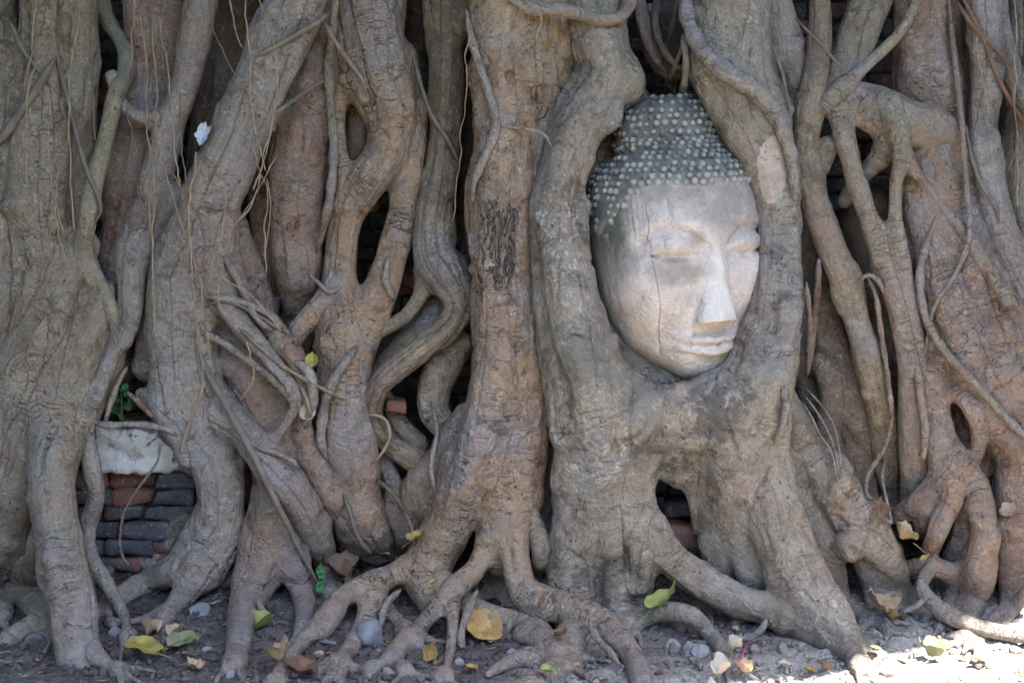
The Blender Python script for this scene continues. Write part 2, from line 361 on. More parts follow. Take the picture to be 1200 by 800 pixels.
cluster('aerial_root', 'tall smooth greenish root before a dark gap, hooked sideways at its foot', 'tree root', 'green', [
  ('stem', [[(512,-60,27,18),(516,10,25,18),(522,80,24,17),(522,150,23,16),(516,205,22,15),(507,255,22,14),(508,295,24,13),(524,325,25,12),(538,355,21,11),(524,384,19,9),(497,406,18,7),(468,430,17,6),(446,450,15,7),(436,478,13,9),(446,508,13,11),(468,528,14,12),(492,540,16,12)]]),
  ('root', [[(500,318,14,13),(494,345,10,13),(474,372,9,12),(448,386,8,11),(424,402,7,10)]]),
  ('root', [[(558,-60,13,17),(548,-10,14,16),(538,30,15,16)]]),
  ], k=.009)
cluster('fig_root', 'swollen knobbly root tucked behind the hooked greenish root', 'tree root', 'mix', [
  ('root', [[(512,360,16,20),(496,386,18,20),(470,410,18,20),(448,432,14,22)]]),
  ('root', [[(540,400,20,16),(522,425,24,15),(508,455,22,15),(508,485,20,14),(530,505,18,12)]]),
  ('root', [[(455,470,10,18),(470,500,12,19),(490,520,14,18)]]),
  ('root', [[(545,510,15,8),(518,534,15,9),(498,560,15,10),(482,592,14,12),(480,622,12,14),(488,648,9,G)]]),
  ('root', [[(448,538,9,16),(462,566,10,14),(458,598,9,14),(472,626,9,14),(470,650,7,G)]]),
  ('root', [[(430,455,9,20),(440,490,10,20),(432,525,10,20),(446,560,9,20),(440,595,8,22)]]),
  ], k=.010)

cluster('fig_tree', 'massive central trunk with dead flaking bark, spreading into many ground roots', 'tree', 'tan', [
  ('trunk', [[(598,-60,54,8),(598,30,52,7),(598,110,48,6),(592,180,40,4),(590,240,36,3),(590,300,36,2),(594,360,38,2),(592,420,40,2),(580,480,38,2),(562,535,36,2),(540,585,32,4),(515,635,28,5),(498,675,27,3),(505,700,20,-2)],
     [(655,-60,36,10),(655,30,34,9),(640,100,30,9),(628,170,26,9),(618,240,24,8),(612,320,26,7),(614,400,28,5),(612,470,30,3),(608,540,31,2),(598,600,30,2),(590,645,25,2),(588,680,16,G)]]),
  ('root', [[(572,190,16,3),(560,220,16,4),(558,260,14,6),(565,300,12,5)]]),
  ('root', [[(548,490,22,8),(520,535,24,10),(492,570,22,12),(482,600,18,14),(490,620,14,14)]]),
  ('root', [[(540,535,22,4),(520,570,18,6),(505,600,15,9),(520,620,10,9)]]),
  ('root', [[(505,650,22,4),(470,668,16,2),(442,682,15,-1),(436,705,15,-6),(424,738,13,-12),(408,762,10,G),(396,780,8,G)]]),
  ('root', [[(442,680,12,-1),(420,688,13,-5),(398,700,12,-9),(380,725,11,-13),(355,750,10,G),(335,775,9,G),(322,800,7,G)]]),
  ('root', [[(380,722,9,-12),(392,715,13,-10),(378,735,12,-14)]]),
  ('root', [[(438,700,10,-6),(462,722,9,G),(475,740,7,G)]]),
  ('root', [[(572,640,14,0),(556,668,13,-4),(534,688,12,-10),(508,716,11,-16),(480,748,9,G),(452,772,7,G),(434,784,5,G)]]),
  ('root', [[(474,752,7,G),(466,768,6,G),(474,784,5,G)]]),
  ('root', [[(530,692,9,-10),(531,725,8,-18),(528,760,7,G),(522,790,5,G)]]),
  ('root', [[(520,690,18,-2),(545,708,17,-5),(575,722,16,-9),(608,730,14,G),(640,746,12,G),(655,765,8,G)]]),
  ('root', [[(598,610,18,0),(604,650,17,-4),(612,690,18,-8),(645,708,18,-12),(688,722,18,-16),(720,742,16,-21),(742,770,14,G),(752,800,13,G),(750,830,8,G)]]),
  ('root', [[(612,742,12,G),(640,752,12,G),(652,765,11,G),(640,785,8,G),(622,800,6,G)]]),
  ('root', [[(572,790,5,G),(594,776,8,G),(618,770,9,G)]]),
  ('root', [[(672,742,8,-14),(674,760,6,G),(672,778,5,G)]]),
  ], k=.010, neg=[[(654,60,2),(660,100,4),(663,118,3)], [(648,150,3),(640,190,4),(632,240,3)], [(598,89,5),(601,92,5)], [(590,575,2),(600,590,2)]],
  patches=[('bark_patch', 582, 297, 22, 50, 'dead')])

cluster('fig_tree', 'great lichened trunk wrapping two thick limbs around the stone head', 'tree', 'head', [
  ('limb', [[(696,-60,36,4),(700,0,34,4),(704,50,34,3),(710,90,37,3),(681,138,36,2),(663,188,32,1),(653,240,34,0),(656,300,38,-1),(663,350,42,-2),(675,400,47,-3),(690,450,54,-4),(700,500,52,-4)],
     [(728,90,22,1),(738,100,17,3)]]),
  ('limb', [[(856,-60,46,6),(855,0,44,5),(856,60,44,4),(869,106,44,3),(889,152,42,2),(908,205,31,1),(917,270,26,0),(915,330,28,-1),(905,390,36,-2),(888,440,45,-3),(870,490,52,-4)]]),
  ('limb', [[(738,118,24,20),(712,170,28,21),(690,240,30,20),(698,330,32,18),(730,400,32,14),(768,440,28,9),(805,452,28,7),(845,440,28,8),(880,390,30,14),(896,320,28,18),(892,230,28,20),(868,170,26,20)]]),
  ('trunk', [[(720,462,34,-3),(755,486,40,-4),(800,492,44,-4),(850,478,44,-4)],
     [(700,490,56,-4),(692,560,48,-2),(686,620,42,-1)], [(752,488,46,-4),(744,535,32,-2)],
     [(855,480,56,-4),(868,550,50,-3),(872,610,38,-1)], [(800,498,44,-2),(796,542,32,0)]]),
  ('root', [[(690,560,40,-2),(678,620,33,-2),(672,670,31,-2),(672,715,26,G),(672,745,14,G)]]),
  ('root', [[(712,600,18,-6),(718,650,17,-7),(722,690,17,-6),(722,720,14,G),(722,738,8,G)]]),
  ('root', [[(736,540,30,-3),(741,590,26,-4),(746,635,25,-5),(750,680,18,-4),(744,712,12,G),(740,732,7,G)]]),
  ('root', [[(668,600,18,2),(655,650,16,3),(648,690,12,G)]]),
  ('root', [[(762,620,24,-5),(785,652,22,-6),(822,680,21,-8),(868,704,21,-11),(920,722,23,-14),(960,738,20,-17)]]),
  ('root', [[(846,560,26,-2),(842,610,22,-1),(844,655,19,0),(842,690,14,G)]]),
  ('root', [[(868,560,34,-3),(874,620,26,-4),(880,665,22,-4),(888,705,14,G)]]),
  ('root', [[(895,490,34,-4),(902,560,32,-6),(914,620,31,-9),(936,680,32,-13),(965,720,29,-17),(988,748,20,G),(1000,768,12,G),(1008,780,6,G)]]),
  ('root', [[(975,728,18,-17),(1005,752,11,G),(1026,766,6,G)]]),
  ('root', [[(735,735,9,-4),(758,722,12,-10),(785,716,13,-13),(812,722,12,-17),(832,742,11,G),(846,762,9,G),(854,776,6,G)]]),
  ('root', [[(788,545,16,0),(806,560,11,-1),(814,590,8,1),(818,620,7,3)]]),
  ('root', [[(812,690,8,-4),(828,712,6,G),(834,730,4,G)]]),
  ('root', [[(752,600,10,-7),(743,640,7,-9),(738,680,6,-8),(752,690,6,-8),(756,650,6,-9)]]),
  ], k=.009, neg=[[(720,497,2),(719,515,3),(722,535,3),(724,545,2)], [(850,475,2),(851,495,3),(854,510,3.4),(858,522,3),(864,540,2)], [(697,610,1.5),(712,611,1.5)], [(703,655,3),(700,690,4),(699,720,4)], [(733,640,2.5),(736,680,3)], [(940,690,1.5),(948,700,2),(958,712,1.5)], [(654,320,1.5),(652,350,2)], [(668,392,2),(690,396,1.5)], [(895,620,1.5),(905,650,2)]],
  patches=[('bark_wound', 905, 197, 19, 40, 'wound')])

cluster('fig_root', 'steep buttress root with two round knot holes, beside the stone head trunk', 'tree root', 'mix', [
  ('root', [[(918,462,14,8),(932,500,23,7),(955,545,28,5),(986,582,31,3),(1014,620,29,2),(1034,658,23,2),(1042,690,17,G),(1046,714,9,G)]]),
  ('root', [[(1010,630,24,2),(1020,670,18,2),(1024,700,13,G),(1026,722,7,G)]]),
  ('root', [[(922,540,20,6),(940,590,20,5),(962,635,20,4),(978,670,15,3),(988,700,10,G),(1010,720,6,G)]]),
  ('root', [[(975,650,16,3),(992,636,16,-1),(1010,628,14,-2)]]),
  ('root', [[(1000,610,20,1),(1022,640,15,-2),(1050,668,12,0),(1060,690,9,G)]]),
  ('root', [[(952,690,8,0),(980,700,8,G),(1005,718,7,G),(1014,728,4,G)]]),
  ], k=.006, rings=[(989,578,12,5),(997,644,12,5),(962,505,9,3)])

cluster('aerial_root', 'thick rounded root end at the top edge, beside the limb over the stone head', 'tree root', 'grey', [
  ('stem', [[(905,-60,24,14),(910,10,23,14),(920,55,22,14),(930,95,16,15),(932,125,10,17),(928,160,9,20)]])])
cluster('aerial_root', 'long smooth greenish root bending at a crossing, then dropping diagonally to the ground', 'tree root', 'green', [
  ('stem', [[(962,-60,13,12),(960,40,14,11),(956,85,16,10),(948,130,18,9),(942,175,16,9),(950,215,18,8),(965,265,18,8),(986,325,18,8),(1005,380,18,8),(1022,435,19,9),(1034,490,19,12),(1040,540,17,16),(1044,600,12,22)]]),
  ('root', [[(972,172,12,10),(960,195,12,10),(950,220,10,10)]]),
  ], k=.009)
cluster('fig_root', 'thick horizontal limb across the wrinkled trunk, with straight roots hanging from it', 'tree root', 'mix', [
  ('limb', [[(950,120,16,12),(980,115,18,11),(1010,122,23,9),(1045,140,27,7),(1085,150,30,8),(1112,158,24,10)]]),
  ('root', [[(1030,-60,24,18),(1018,0,22,17),(1000,50,21,15),(985,90,19,13),(985,115,16,12)]]),
  ('root', [[(1050,-60,11,16),(1040,-10,10,14),(1020,40,9,12),(1012,70,8,11)]]),
  ('root', [[(984,120,14,9),(990,165,13,7),(1003,210,13,6),(1020,260,13,5),(1036,310,13,5),(1052,355,14,4),(1063,400,15,4),(1068,450,17,5),(1070,515,19,7),(1070,575,16,12),(1066,620,10,18)]]),
  ('root', [[(1038,120,11,4),(1050,150,12,2),(1056,180,11,2),(1050,215,10,3),(1050,260,10,3),(1060,315,10,3),(1068,370,11,3),(1073,425,12,4),(1070,470,12,5)]]),
  ('root', [[(1046,160,18,8),(1030,186,15,10),(1008,208,12,13),(990,235,10,16)]]),
  ('root', [[(1058,178,8,2),(1080,212,7,4),(1105,244,7,4),(1130,272,8,2),(1152,305,9,0),(1180,352,8,-4)]]),
  ('root', [[(1088,-40,6,3),(1062,28,6,4),(1025,68,7,5),(990,98,8,6),(965,122,8,7),(948,142,7,8)]]),
  ], k=.010)
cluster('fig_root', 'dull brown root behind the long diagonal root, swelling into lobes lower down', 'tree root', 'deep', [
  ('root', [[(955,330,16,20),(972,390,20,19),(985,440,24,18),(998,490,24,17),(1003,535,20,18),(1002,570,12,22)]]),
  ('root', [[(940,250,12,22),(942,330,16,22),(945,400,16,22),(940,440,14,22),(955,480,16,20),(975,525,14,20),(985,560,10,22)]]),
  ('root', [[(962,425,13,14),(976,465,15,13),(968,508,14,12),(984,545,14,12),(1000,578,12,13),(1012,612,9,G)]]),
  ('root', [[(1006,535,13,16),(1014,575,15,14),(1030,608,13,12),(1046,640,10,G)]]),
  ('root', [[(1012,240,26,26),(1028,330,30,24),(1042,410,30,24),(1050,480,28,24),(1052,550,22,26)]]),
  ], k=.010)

cluster('fig_tree', 'wide wrinkled pinkish trunk flaring down to a claw of gnarled roots', 'tree', 'pink', [
  ('trunk', [[(1082,-60,42,18),(1084,40,42,17),(1090,120,44,16),(1094,200,48,14),(1105,270,52,12),(1128,340,57,10),(1154,410,60,9),(1180,470,56,9),(1206,530,50,9),(1222,590,42,7),(1228,640,30,5),(1228,690,18,G)],
     [(1132,430,26,15),(1136,510,28,15),(1136,590,22,14),(1128,640,14,12)],
     [(1150,330,40,12),(1200,400,50,12),(1235,470,50,12),(1255,560,50,10),(1260,660,40,5)]]),
  ('root', [[(1084,410,16,8),(1090,455,22,6),(1098,500,22,4),(1108,535,22,2),(1100,562,16,1),(1080,585,14,3),(1058,600,12,7),(1038,606,9,12)]]),
  ('root', [[(1112,530,18,1),(1138,555,16,-1),(1152,590,15,-3),(1154,625,17,-4),(1148,665,21,-4),(1140,700,20,G),(1134,728,12,G),(1132,745,6,G)]]),
  ('root', [[(1112,545,15,0),(1118,575,13,-2),(1106,605,13,-2),(1094,635,12,1),(1084,660,10,G)]]),
  ('root', [[(1185,560,24,4),(1192,620,26,2),(1190,665,20,1),(1186,700,14,G),(1176,725,7,G)]]),
  ('root', [[(1152,630,16,0),(1132,665,14,0),(1118,700,12,G),(1110,720,6,G)]]),
  ('root', [[(1100,570,10,3),(1082,610,10,5),(1072,640,10,G)]]),
  ('root', [[(1122,462,10,2),(1138,478,12,0),(1147,505,10,0),(1146,530,9,1),(1136,548,7,2)]]),
  ('root', [[(1120,570,13,8),(1130,610,14,9),(1118,650,13,8),(1108,668,8,G)]]),
  ('root', [[(1062,666,9,6),(1086,664,12,2),(1108,668,13,0),(1114,690,10,G)]]),
  ('root', [[(1225,655,8,-8),(1205,690,8,-8),(1185,712,8,G),(1165,724,7,G),(1150,740,5,G)]]),
  ], k=.006, neg=[[(1113,142,2),(1117,150,2.5)]], rings=[(1144,600,10,3)])
cluster('ground_root', 'bare pale root snaking along the soil out of the frame', 'tree root', 'mix', [
  ('root', [[(1092,664,8,0),(1080,686,9,-5),(1092,706,11,-9),(1118,724,12,-13),(1160,738,11,-17),(1210,746,10,-20),(1270,746,8,-22)]])])
cluster('aerial_root', 'smooth grey green root beside the wrinkled trunk, curving outward lower down', 'tree root', 'grey', [
  ('stem', [[(1150,-60,22,8),(1154,30,22,8),(1158,90,21,8),(1152,150,18,8),(1158,210,20,8),(1172,265,22,8),(1192,320,23,8),(1225,375,22,8)]]),
  ('root', [[(1172,-60,10,12),(1172,20,11,12),(1182,70,13,11),(1200,115,14,10),(1225,150,12,10)]]),
  ], k=.009)
cluster('aerial_root', 'dull upright root in shade at the picture edge, behind the grey green one', 'tree root', 'mix', [
  ('stem', [[(1205,-60,20,24),(1200,60,22,22),(1196,160,24,20),(1195,240,22,20),(1200,320,20,22)]]),
  ('root', [[(1130,-60,12,24),(1130,60,14,24),(1134,160,14,24),(1140,260,12,24)]]),
  ])
cluster('fig_tree', 'pinkish trunk with a split knot, set back behind the thin yellowish green root', 'tree', 'pink', [
  ('trunk', [[(178,-60,36,24),(178,40,32,23),(172,100,26,22),(168,140,24,21),(158,190,32,20),(150,250,36,20),(140,310,30,20),(135,370,24,22),(140,430,20,24)],
     [(207,-60,14,20),(204,30,14,20),(200,90,12,20),(198,130,8,20)]]),
  ], neg=[[(184,50,2),(178,70,3),(170,90,3.5),(167,118,3)]])
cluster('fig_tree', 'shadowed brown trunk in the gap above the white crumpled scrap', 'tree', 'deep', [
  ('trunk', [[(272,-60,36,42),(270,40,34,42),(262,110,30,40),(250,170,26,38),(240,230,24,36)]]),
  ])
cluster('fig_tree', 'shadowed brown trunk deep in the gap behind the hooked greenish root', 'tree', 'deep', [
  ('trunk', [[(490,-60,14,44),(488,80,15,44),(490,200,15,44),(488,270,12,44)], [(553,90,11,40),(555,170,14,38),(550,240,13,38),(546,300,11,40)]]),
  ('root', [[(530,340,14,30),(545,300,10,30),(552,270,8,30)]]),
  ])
cluster('fig_root', 'dim root filling the slot between the central trunk and the stone head trunk', 'tree root', 'mix', [
  ('root', [[(634,200,9,24),(638,300,11,24),(636,400,12,24),(640,500,16,20),(636,580,18,16),(630,640,17,10),(625,690,12,G)]]),
  ('root', [[(622,600,12,0),(632,630,13,-2),(634,655,12,-2),(624,680,9,G)]]),
  ])
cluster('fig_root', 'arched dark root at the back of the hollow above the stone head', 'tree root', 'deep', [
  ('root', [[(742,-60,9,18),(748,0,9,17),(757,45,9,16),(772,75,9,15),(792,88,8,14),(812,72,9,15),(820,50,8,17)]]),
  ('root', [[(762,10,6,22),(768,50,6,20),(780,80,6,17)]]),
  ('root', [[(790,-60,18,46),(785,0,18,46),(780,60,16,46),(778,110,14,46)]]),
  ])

# ---- build every mass as one fused skin, then cut it into its parts along the creases
def chain_world(pts):
    dep = []
    for p in pts:
        d = p[3] if len(p) > 3 else None
        if d == G:
            r = p[2]; lift = 0.5*r*3.0/F+.003
            d = (ground_hit(p[0], p[1], lift)[1])*100
        dep.append(d)
    xs = [i for i, d in enumerate(dep) if d is not None]
    dep = np.interp(range(len(pts)), xs, [dep[i] for i in xs]) if xs else np.zeros(len(pts))
    out = []
    for p, d in zip(pts, dep):
        P = at(p[0], p[1], d/100); out.append([*P, p[2]*np.linalg.norm(P-CAM)/np.linalg.norm(ray(p[0], p[1]))])
    out = np.array(out)
    if pts[0][1] <= -55:                                    # runs on above the frame into the crown
        a = out[0]; up = a-out[1]; up = up[:3]/np.linalg.norm(up[:3])
        q = a.copy(); q[:3] += (up*.4+np.array([0, 0, .6]))*.42; q[3] *= 1.1; out = np.vstack([q, out])
    return out
def seg_dist(P, A, B):
    a, ra = A[:3], A[3]; ab = B[:3]-a; L2 = max(float(ab@ab), 1e-10)
    t = np.clip((P-a)@ab/L2, 0, 1)
    d = np.sqrt(((P-a-t[..., None]*ab)**2).sum(-1)) - (ra+t*(B[3]-ra)); return d, t
def round_union(chains, k, h, negs=()):
    allp = np.vstack(chains); R = allp[:, 3]; lo = (allp[:, :3]-R[:, None]).min(0)-.04; hi = (allp[:, :3]+R[:, None]).max(0)+.04
    n = np.ceil((hi-lo)/h).astype(int)+1; mar = 5*k; acc = np.zeros(n, np.float32)
    def grid_of(p, q):
        i0 = np.clip(np.floor((p-lo)/h).astype(int), 0, n); i1 = np.clip(np.ceil((q-lo)/h).astype(int)+1, i0, n)
        ax = [np.arange(i0[j], i1[j])*h+lo[j] for j in range(3)]
        return i0, i1, np.stack(np.meshgrid(*ax, indexing='ij'), -1).astype(np.float32)
    def chain_field(c, m):
        rr = c[:, 3][:, None]+m
        i0, i1, _ = grid_of((c[:, :3]-rr).min(0), (c[:, :3]+rr).max(0)); D = np.full(i1-i0, 9.0, np.float32)
        if (i1 <= i0).any(): return i0, i1, D
        for A, B in zip(c[:-1], c[1:]):
            r = max(A[3], B[3])+m
            j0, j1, Pg = grid_of(np.minimum(A[:3], B[:3])-r, np.maximum(A[:3], B[:3])+r)
            if (j1 <= j0).any(): continue
            d, _ = seg_dist(Pg, A.astype(np.float32), B.astype(np.float32))
            j1_ = np.minimum(j1, i1); j0_ = np.maximum(j0, i0)
            if (j1_ <= j0_).any(): continue
            d = d[tuple(slice(a-b, e-b) for a, e, b in zip(j0_, j1_, j0))]
            s = tuple(slice(a-b, e-b) for a, e, b in zip(j0_, j1_, i0)); D[s] = np.minimum(D[s], d)
        return i0, i1, D
    for c in chains:
        i0, i1, D = chain_field(c, mar)
        acc[tuple(slice(a, b) for a, b in zip(i0, i1))] += np.exp(-np.clip(D, -60*k, 60)/k)
    f = -k*np.log(np.maximum(acc, 1e-30)); f = np.minimum(f, .08)
    for c in negs:
        i0, i1, D = chain_field(c, .012); s = tuple(slice(a, b) for a, b in zip(i0, i1)); f[s] = np.maximum(f[s], -D)
    return f, lo, h
def sub_grid(f, lo, h, c, m):
    n = np.array(f.shape); rr = c[:, 3][:, None]+m; i0 = np.clip(np.floor(((c[:, :3]-rr).min(0)-lo)/h).astype(int), 0, n); i1 = np.clip(np.ceil(((c[:, :3]+rr).max(0)-lo)/h).astype(int)+1, i0, n)
    Pg = np.stack(np.meshgrid(*[np.arange(i0[j], i1[j])*h+lo[j] for j in range(3)], indexing='ij'), -1).astype(np.float32)
    D = np.full(Pg.shape[:3], 9.0, np.float32)
    for A, B in zip(c[:-1], c[1:]): D = np.minimum(D, seg_dist(Pg, A.astype(np.float32), B.astype(np.float32))[0])
    return tuple(slice(a, b) for a, b in zip(i0, i1)), D
def add_chain(f, lo, h, c, k):
    s, D = sub_grid(f, lo, h, c, .04); a = f[s]; t = np.clip(.5+.5*(D-a)/k, 0, 1); f[s] = D+(a-D)*t-k*t*(1-t); return f
def cut_chain(f, lo, h, c):
    s, D = sub_grid(f, lo, h, c, .012); f[s] = np.maximum(f[s], -D); return f
SR = random.Random(23)
def vertex_frames(V, chains):
    """nearest chain of each vertex, with the length along it and the angle round it"""
    best = np.full(len(V), 9.0, np.float32); lab = np.zeros(len(V), np.int32); gr = np.zeros((len(V), 3), np.float32); rad = np.zeros(len(V), np.float32)
    for ci, c in enumerate(chains):
        L = np.concatenate([[0], np.cumsum(np.linalg.norm(np.diff(c[:, :3], axis=0), axis=1))]); off = (ci*7.37) % 31
        for s, (A, B) in enumerate(zip(c[:-1], c[1:])):
            r = max(A[3], B[3])+.05; lo = np.minimum(A[:3], B[:3])-r; hi = np.maximum(A[:3], B[:3])+r
            m = np.where(((V > lo) & (V < hi)).all(1))[0]
            if not len(m): continue
            d, t = seg_dist(V[m], A.astype(np.float32), B.astype(np.float32)); ok = d < best[m]; m = m[ok]
            if not len(m): continue
            t = t[ok]; best[m] = d[ok]; lab[m] = ci
            T = (B-A)[:3]; T = T/np.linalg.norm(T); fr = np.array([0, -1, 0])+.001; fr = fr-T*(fr@T); fr /= np.linalg.norm(fr); sd = np.cross(T, fr)
            q = V[m]-(A[:3]+t[:, None]*(B-A)[:3]); rr = A[3]+t*(B[3]-A[3])
            gr[m, 0] = L[s]+t*(L[s+1]-L[s])+off; gr[m, 1] = np.arctan2(q@sd, q@fr)*np.maximum(rr, .012); gr[m, 2] = off; rad[m] = rr
    return lab, gr, rad
DEPTH = np.full((1000//4+1, 1600//4+1), 99.0, np.float32)     # how far the skin is along a line of sight, for laying vines on it
def add_depth(V):
    x, y, f = project(V); i = ((y+100)/4).astype(int); j = ((x+200)/4).astype(int)
    ok = (i >= 0) & (j >= 0) & (i < DEPTH.shape[0]) & (j < DEPTH.shape[1]); np.minimum.at(DEPTH, (i[ok], j[ok]), V[ok, 1])
def depth_at(x, y):
    i = int((y+100)/4); j = int((x+200)/4)
    if 1 <= i < DEPTH.shape[0]-1 and 1 <= j < DEPTH.shape[1]-1:
        return float(DEPTH[i-1:i+2, j-1:j+2].min())
    return 99.0
H = 0.0047; TR = random.Random(77)
def build_cluster(c):
    chains = []; plab = []; pn = []
    for pi, (nm, chs) in enumerate(c['parts']):
        pn.append(nm)
        for ch in chs:
            chains.append(catmull(chain_world(ch), .035)); plab.append(pi); e = ch[-1]
            if len(e) > 3 and e[3] == G and e[2] >= 5 and len(ch) > 2:                # the tip splits and grips the soil
                a0 = math.atan2(e[1]-ch[-2][1], e[0]-ch[-2][0]); st = ch[-2] if len(ch[-2]) > 3 else (*ch[-2], 0)
                for sg in (-1, 1, 0)[:TR.choice((2, 2, 3))]:
                    a1 = a0+sg*TR.uniform(.5, 1.0); l = TR.uniform(14, 26); p1 = (e[0]+math.cos(a1)*l*.5, e[1]+math.sin(a1)*l*.35+2, e[2]*.62, G)
                    a1 += TR.uniform(-.4, .4); p2 = (p1[0]+math.cos(a1)*l, p1[1]+math.sin(a1)*l*.6+2, e[2]*.45, G); a1 += TR.uniform(-.5, .5); p3 = (p2[0]+math.cos(a1)*l, p2[1]+math.sin(a1)*l*.5+3, 2.2, G)
                    chains.append(catmull(chain_world([e, p1, p2, p3]), .03)); plab.append(pi)
    for ch in chains: ch[:, 3] = np.maximum(ch[:, 3]*np.where(ch[:, 3] > .02, .94, .97), .006)
    # slow swelling and thinning along each root
    for i, ch in enumerate(chains):
        s = np.cumsum(np.r_[0, np.linalg.norm(np.diff(ch[:, :3], axis=0), axis=1)]); z = np.zeros_like(s)
        ch[:, 3] *= 1+.07*fbm(np.stack([s*9, z+i*3.1, z+len(chains)], 1), 2)
    for i, ch in list(enumerate(chains)):                     # sinews: strands that stand out along the thick stems
        Rm = float(np.median(ch[:, 3])); L = np.r_[0, np.cumsum(np.linalg.norm(np.diff(ch[:, :3], axis=0), axis=1))]
        if Rm < .034 or L[-1] < .25 or not c['sinew']: continue
        for q in range(1 if Rm < .05 else 4):
            a0 = SR.uniform(-1.5, 1.5); l0 = SR.uniform(-.1, .35)*L[-1]; l1 = SR.uniform(.6, 1.1)*L[-1]; wf = SR.uniform(.30, .55)
            T = np.gradient(ch[:, :3], axis=0); T /= np.linalg.norm(T, axis=1)[:, None]; fr = np.array([0, -1, .001])-T*(T@np.array([0, -1, .001]))[:, None]; fr /= np.linalg.norm(fr, axis=1)[:, None]; sd = np.cross(T, fr)
            an = a0+.9*noise(np.stack([L*2.2, L*0+q*5.1, L*0+i*3.3], 1))+SR.uniform(-.5, .5)*(L/L[-1]); rs = ch[:, 3]*wf*(1+.25*noise(np.stack([L*6, L*0+q, L*0+i], 1)))
            fade = sstep(l0, l0+.15, L)*(1-sstep(l1-.15, l1, L)); off = ch[:, 3]-rs*(1.15-.42*fade)
            st = ch.copy(); st[:, :3] += (np.cos(an)[:, None]*fr+np.sin(an)[:, None]*sd)*off[:, None]; st[:, 3] = np.maximum(rs*(.5+.5*fade), .005)
            chains.append(st); plab.append(plab[i])
    f, lo, h = round_union(chains, c['k'], H, [])
    def on_skin(x, y):
        d = ray(x, y); ts = np.arange(2.2, 4.2, .003)/d[1]; P = CAM+d*ts[:, None]; I = np.round((P-lo)/h).astype(int); ok = ((I >= 0) & (I < np.array(f.shape))).all(1)
        for p, i_, o_ in zip(P, I, ok):
            if o_ and f[tuple(i_)] < 0: return p
        return None
    negs = []
    for q in c['neg']:
        if len(q[0]) > 3: negs.append(catmull(chain_world(q), .01)); continue
        pts = [(on_skin(p[0], p[1]), p[2]) for p in q]; pts = [np.r_[p, max(r*.0026, .0046)] for p, r in pts if p is not None]
        if len(pts) > 1: negs.append(catmull(np.array(pts), .01))
    for (x, y, Rr, r) in c['rings']:
        p = on_skin(x, y)
        if p is None: continue
        an = np.linspace(0, 2*math.pi, 13); lp = np.stack([p[0]+np.cos(an)*Rr*.0020, p[1]+0*an+.008, p[2]+np.sin(an)*Rr*.0028*(1+.15*np.sin(an*2+x)), an*0+r*.0014], 1)
        f = add_chain(f, lo, h, np.array([[p[0], p[1]+.010, p[2]+.008, Rr*.0021], [p[0]+.004, p[1]+.012, p[2]-.012, Rr*.0017]]), .016); negs.append(np.array([[p[0], p[1]-.014, p[2]+.004, Rr*.0009], [p[0]+.003, p[1]-.008, p[2]-.010, Rr*.0007]]))
    for n_ in negs: f = cut_chain(f, lo, h, n_)
    V, Q = surface_nets(f, lo, h); V = relax(V, Q, 2, .5)
    lab, gr, rad = vertex_frames(V, chains)
    N = vnormals(V, Q); sc = np.clip(rad/.05, .15, 1.3)*c['amp']
    disp = fbm(V*7, 2)*.0065*sc + fbm(V*20+4, 3)*.0046*sc
    u, a = gr[:, 0], gr[:, 1]
    disp += noise(np.stack([u*4, a*30, gr[:, 2]], 1))*.0040*sc                      # flutes
    disp -= np.clip(.11-np.abs(noise(np.stack([u*4.5, a*21, gr[:, 2]+3], 1))), 0, .11)*.060*sc*sstep(-.3, .3, noise(V*6+11))      # folds
    big = np.clip((rad-.035)/.05, 0, 1)
    disp += -np.clip(.16-np.abs(noise(np.stack([u*34, a*7, gr[:, 2]+9], 1))), 0, .16)*.016*big*sstep(-.1, .4, noise(V*9+3))   # cross wrinkles
    kn = noise(V*13+40); disp += sstep(.62, .9, kn)*.012*sc                          # bumps
    for (nm, x, y, rx, ry, mt) in c['patches']:
        if nm != 'bark_patch': continue
        px, py, _ = project(V); e = np.maximum(np.abs(px-x-.1*(y-py))/rx, np.abs(py-y)/ry)**2 + .8*fbm(V*22, 3); kk = (e < 1) & (N[:, 1] < .15)
        pl_ = fbm(V*np.array([26, 26, 9])+60, 2); disp = disp+kk*(np.round(pl_*2.2)/2.2*.010+fbm(V*60, 2)*.004)
    V = V + N*disp[:, None]; V = V.astype(np.float32); N = vnormals(V, Q); add_depth(V)
    vl = np.array(plab)[lab]; fl = np.sort(vl[Q], 1)[:, 1]
    px, py, _ = project(V)
    names = list(pn); mats = [c['mat']]*len(pn)
    for (nm, x, y, rx, ry, mt) in c['patches']:
        if nm == 'bark_patch': e = np.maximum(np.abs(px-x-.1*(y-py))/rx, np.abs(py-y)/ry)**2 + .8*fbm(V*22, 3)
        else: e = ((px-x)/rx)**2+((py-y)/ry)**2 + .14*fbm(V*26, 3)
        k = (e < 1) & (N[:, 1] < .15) ; fk = k[Q].all(1)
        fl = np.where(fk, len(names), fl); names.append(nm); mats.append(mt)
    allp = np.vstack(chains); low = allp[np.argmin(allp[:, 2])]
    base = [float(allp[:, 0].mean()), float(allp[:, 1].mean()), float(max(0, low[2]))]
    if len(names) == 1:
        o = new_mesh(c['name'], V, Q, M[c['mat']], None, base, N, attrs={'grain': gr}); tag(o, c['label'], c['cat'], c['group']); return
    root = thing(c['name'], c['label'], c['cat'], base, c['group'])
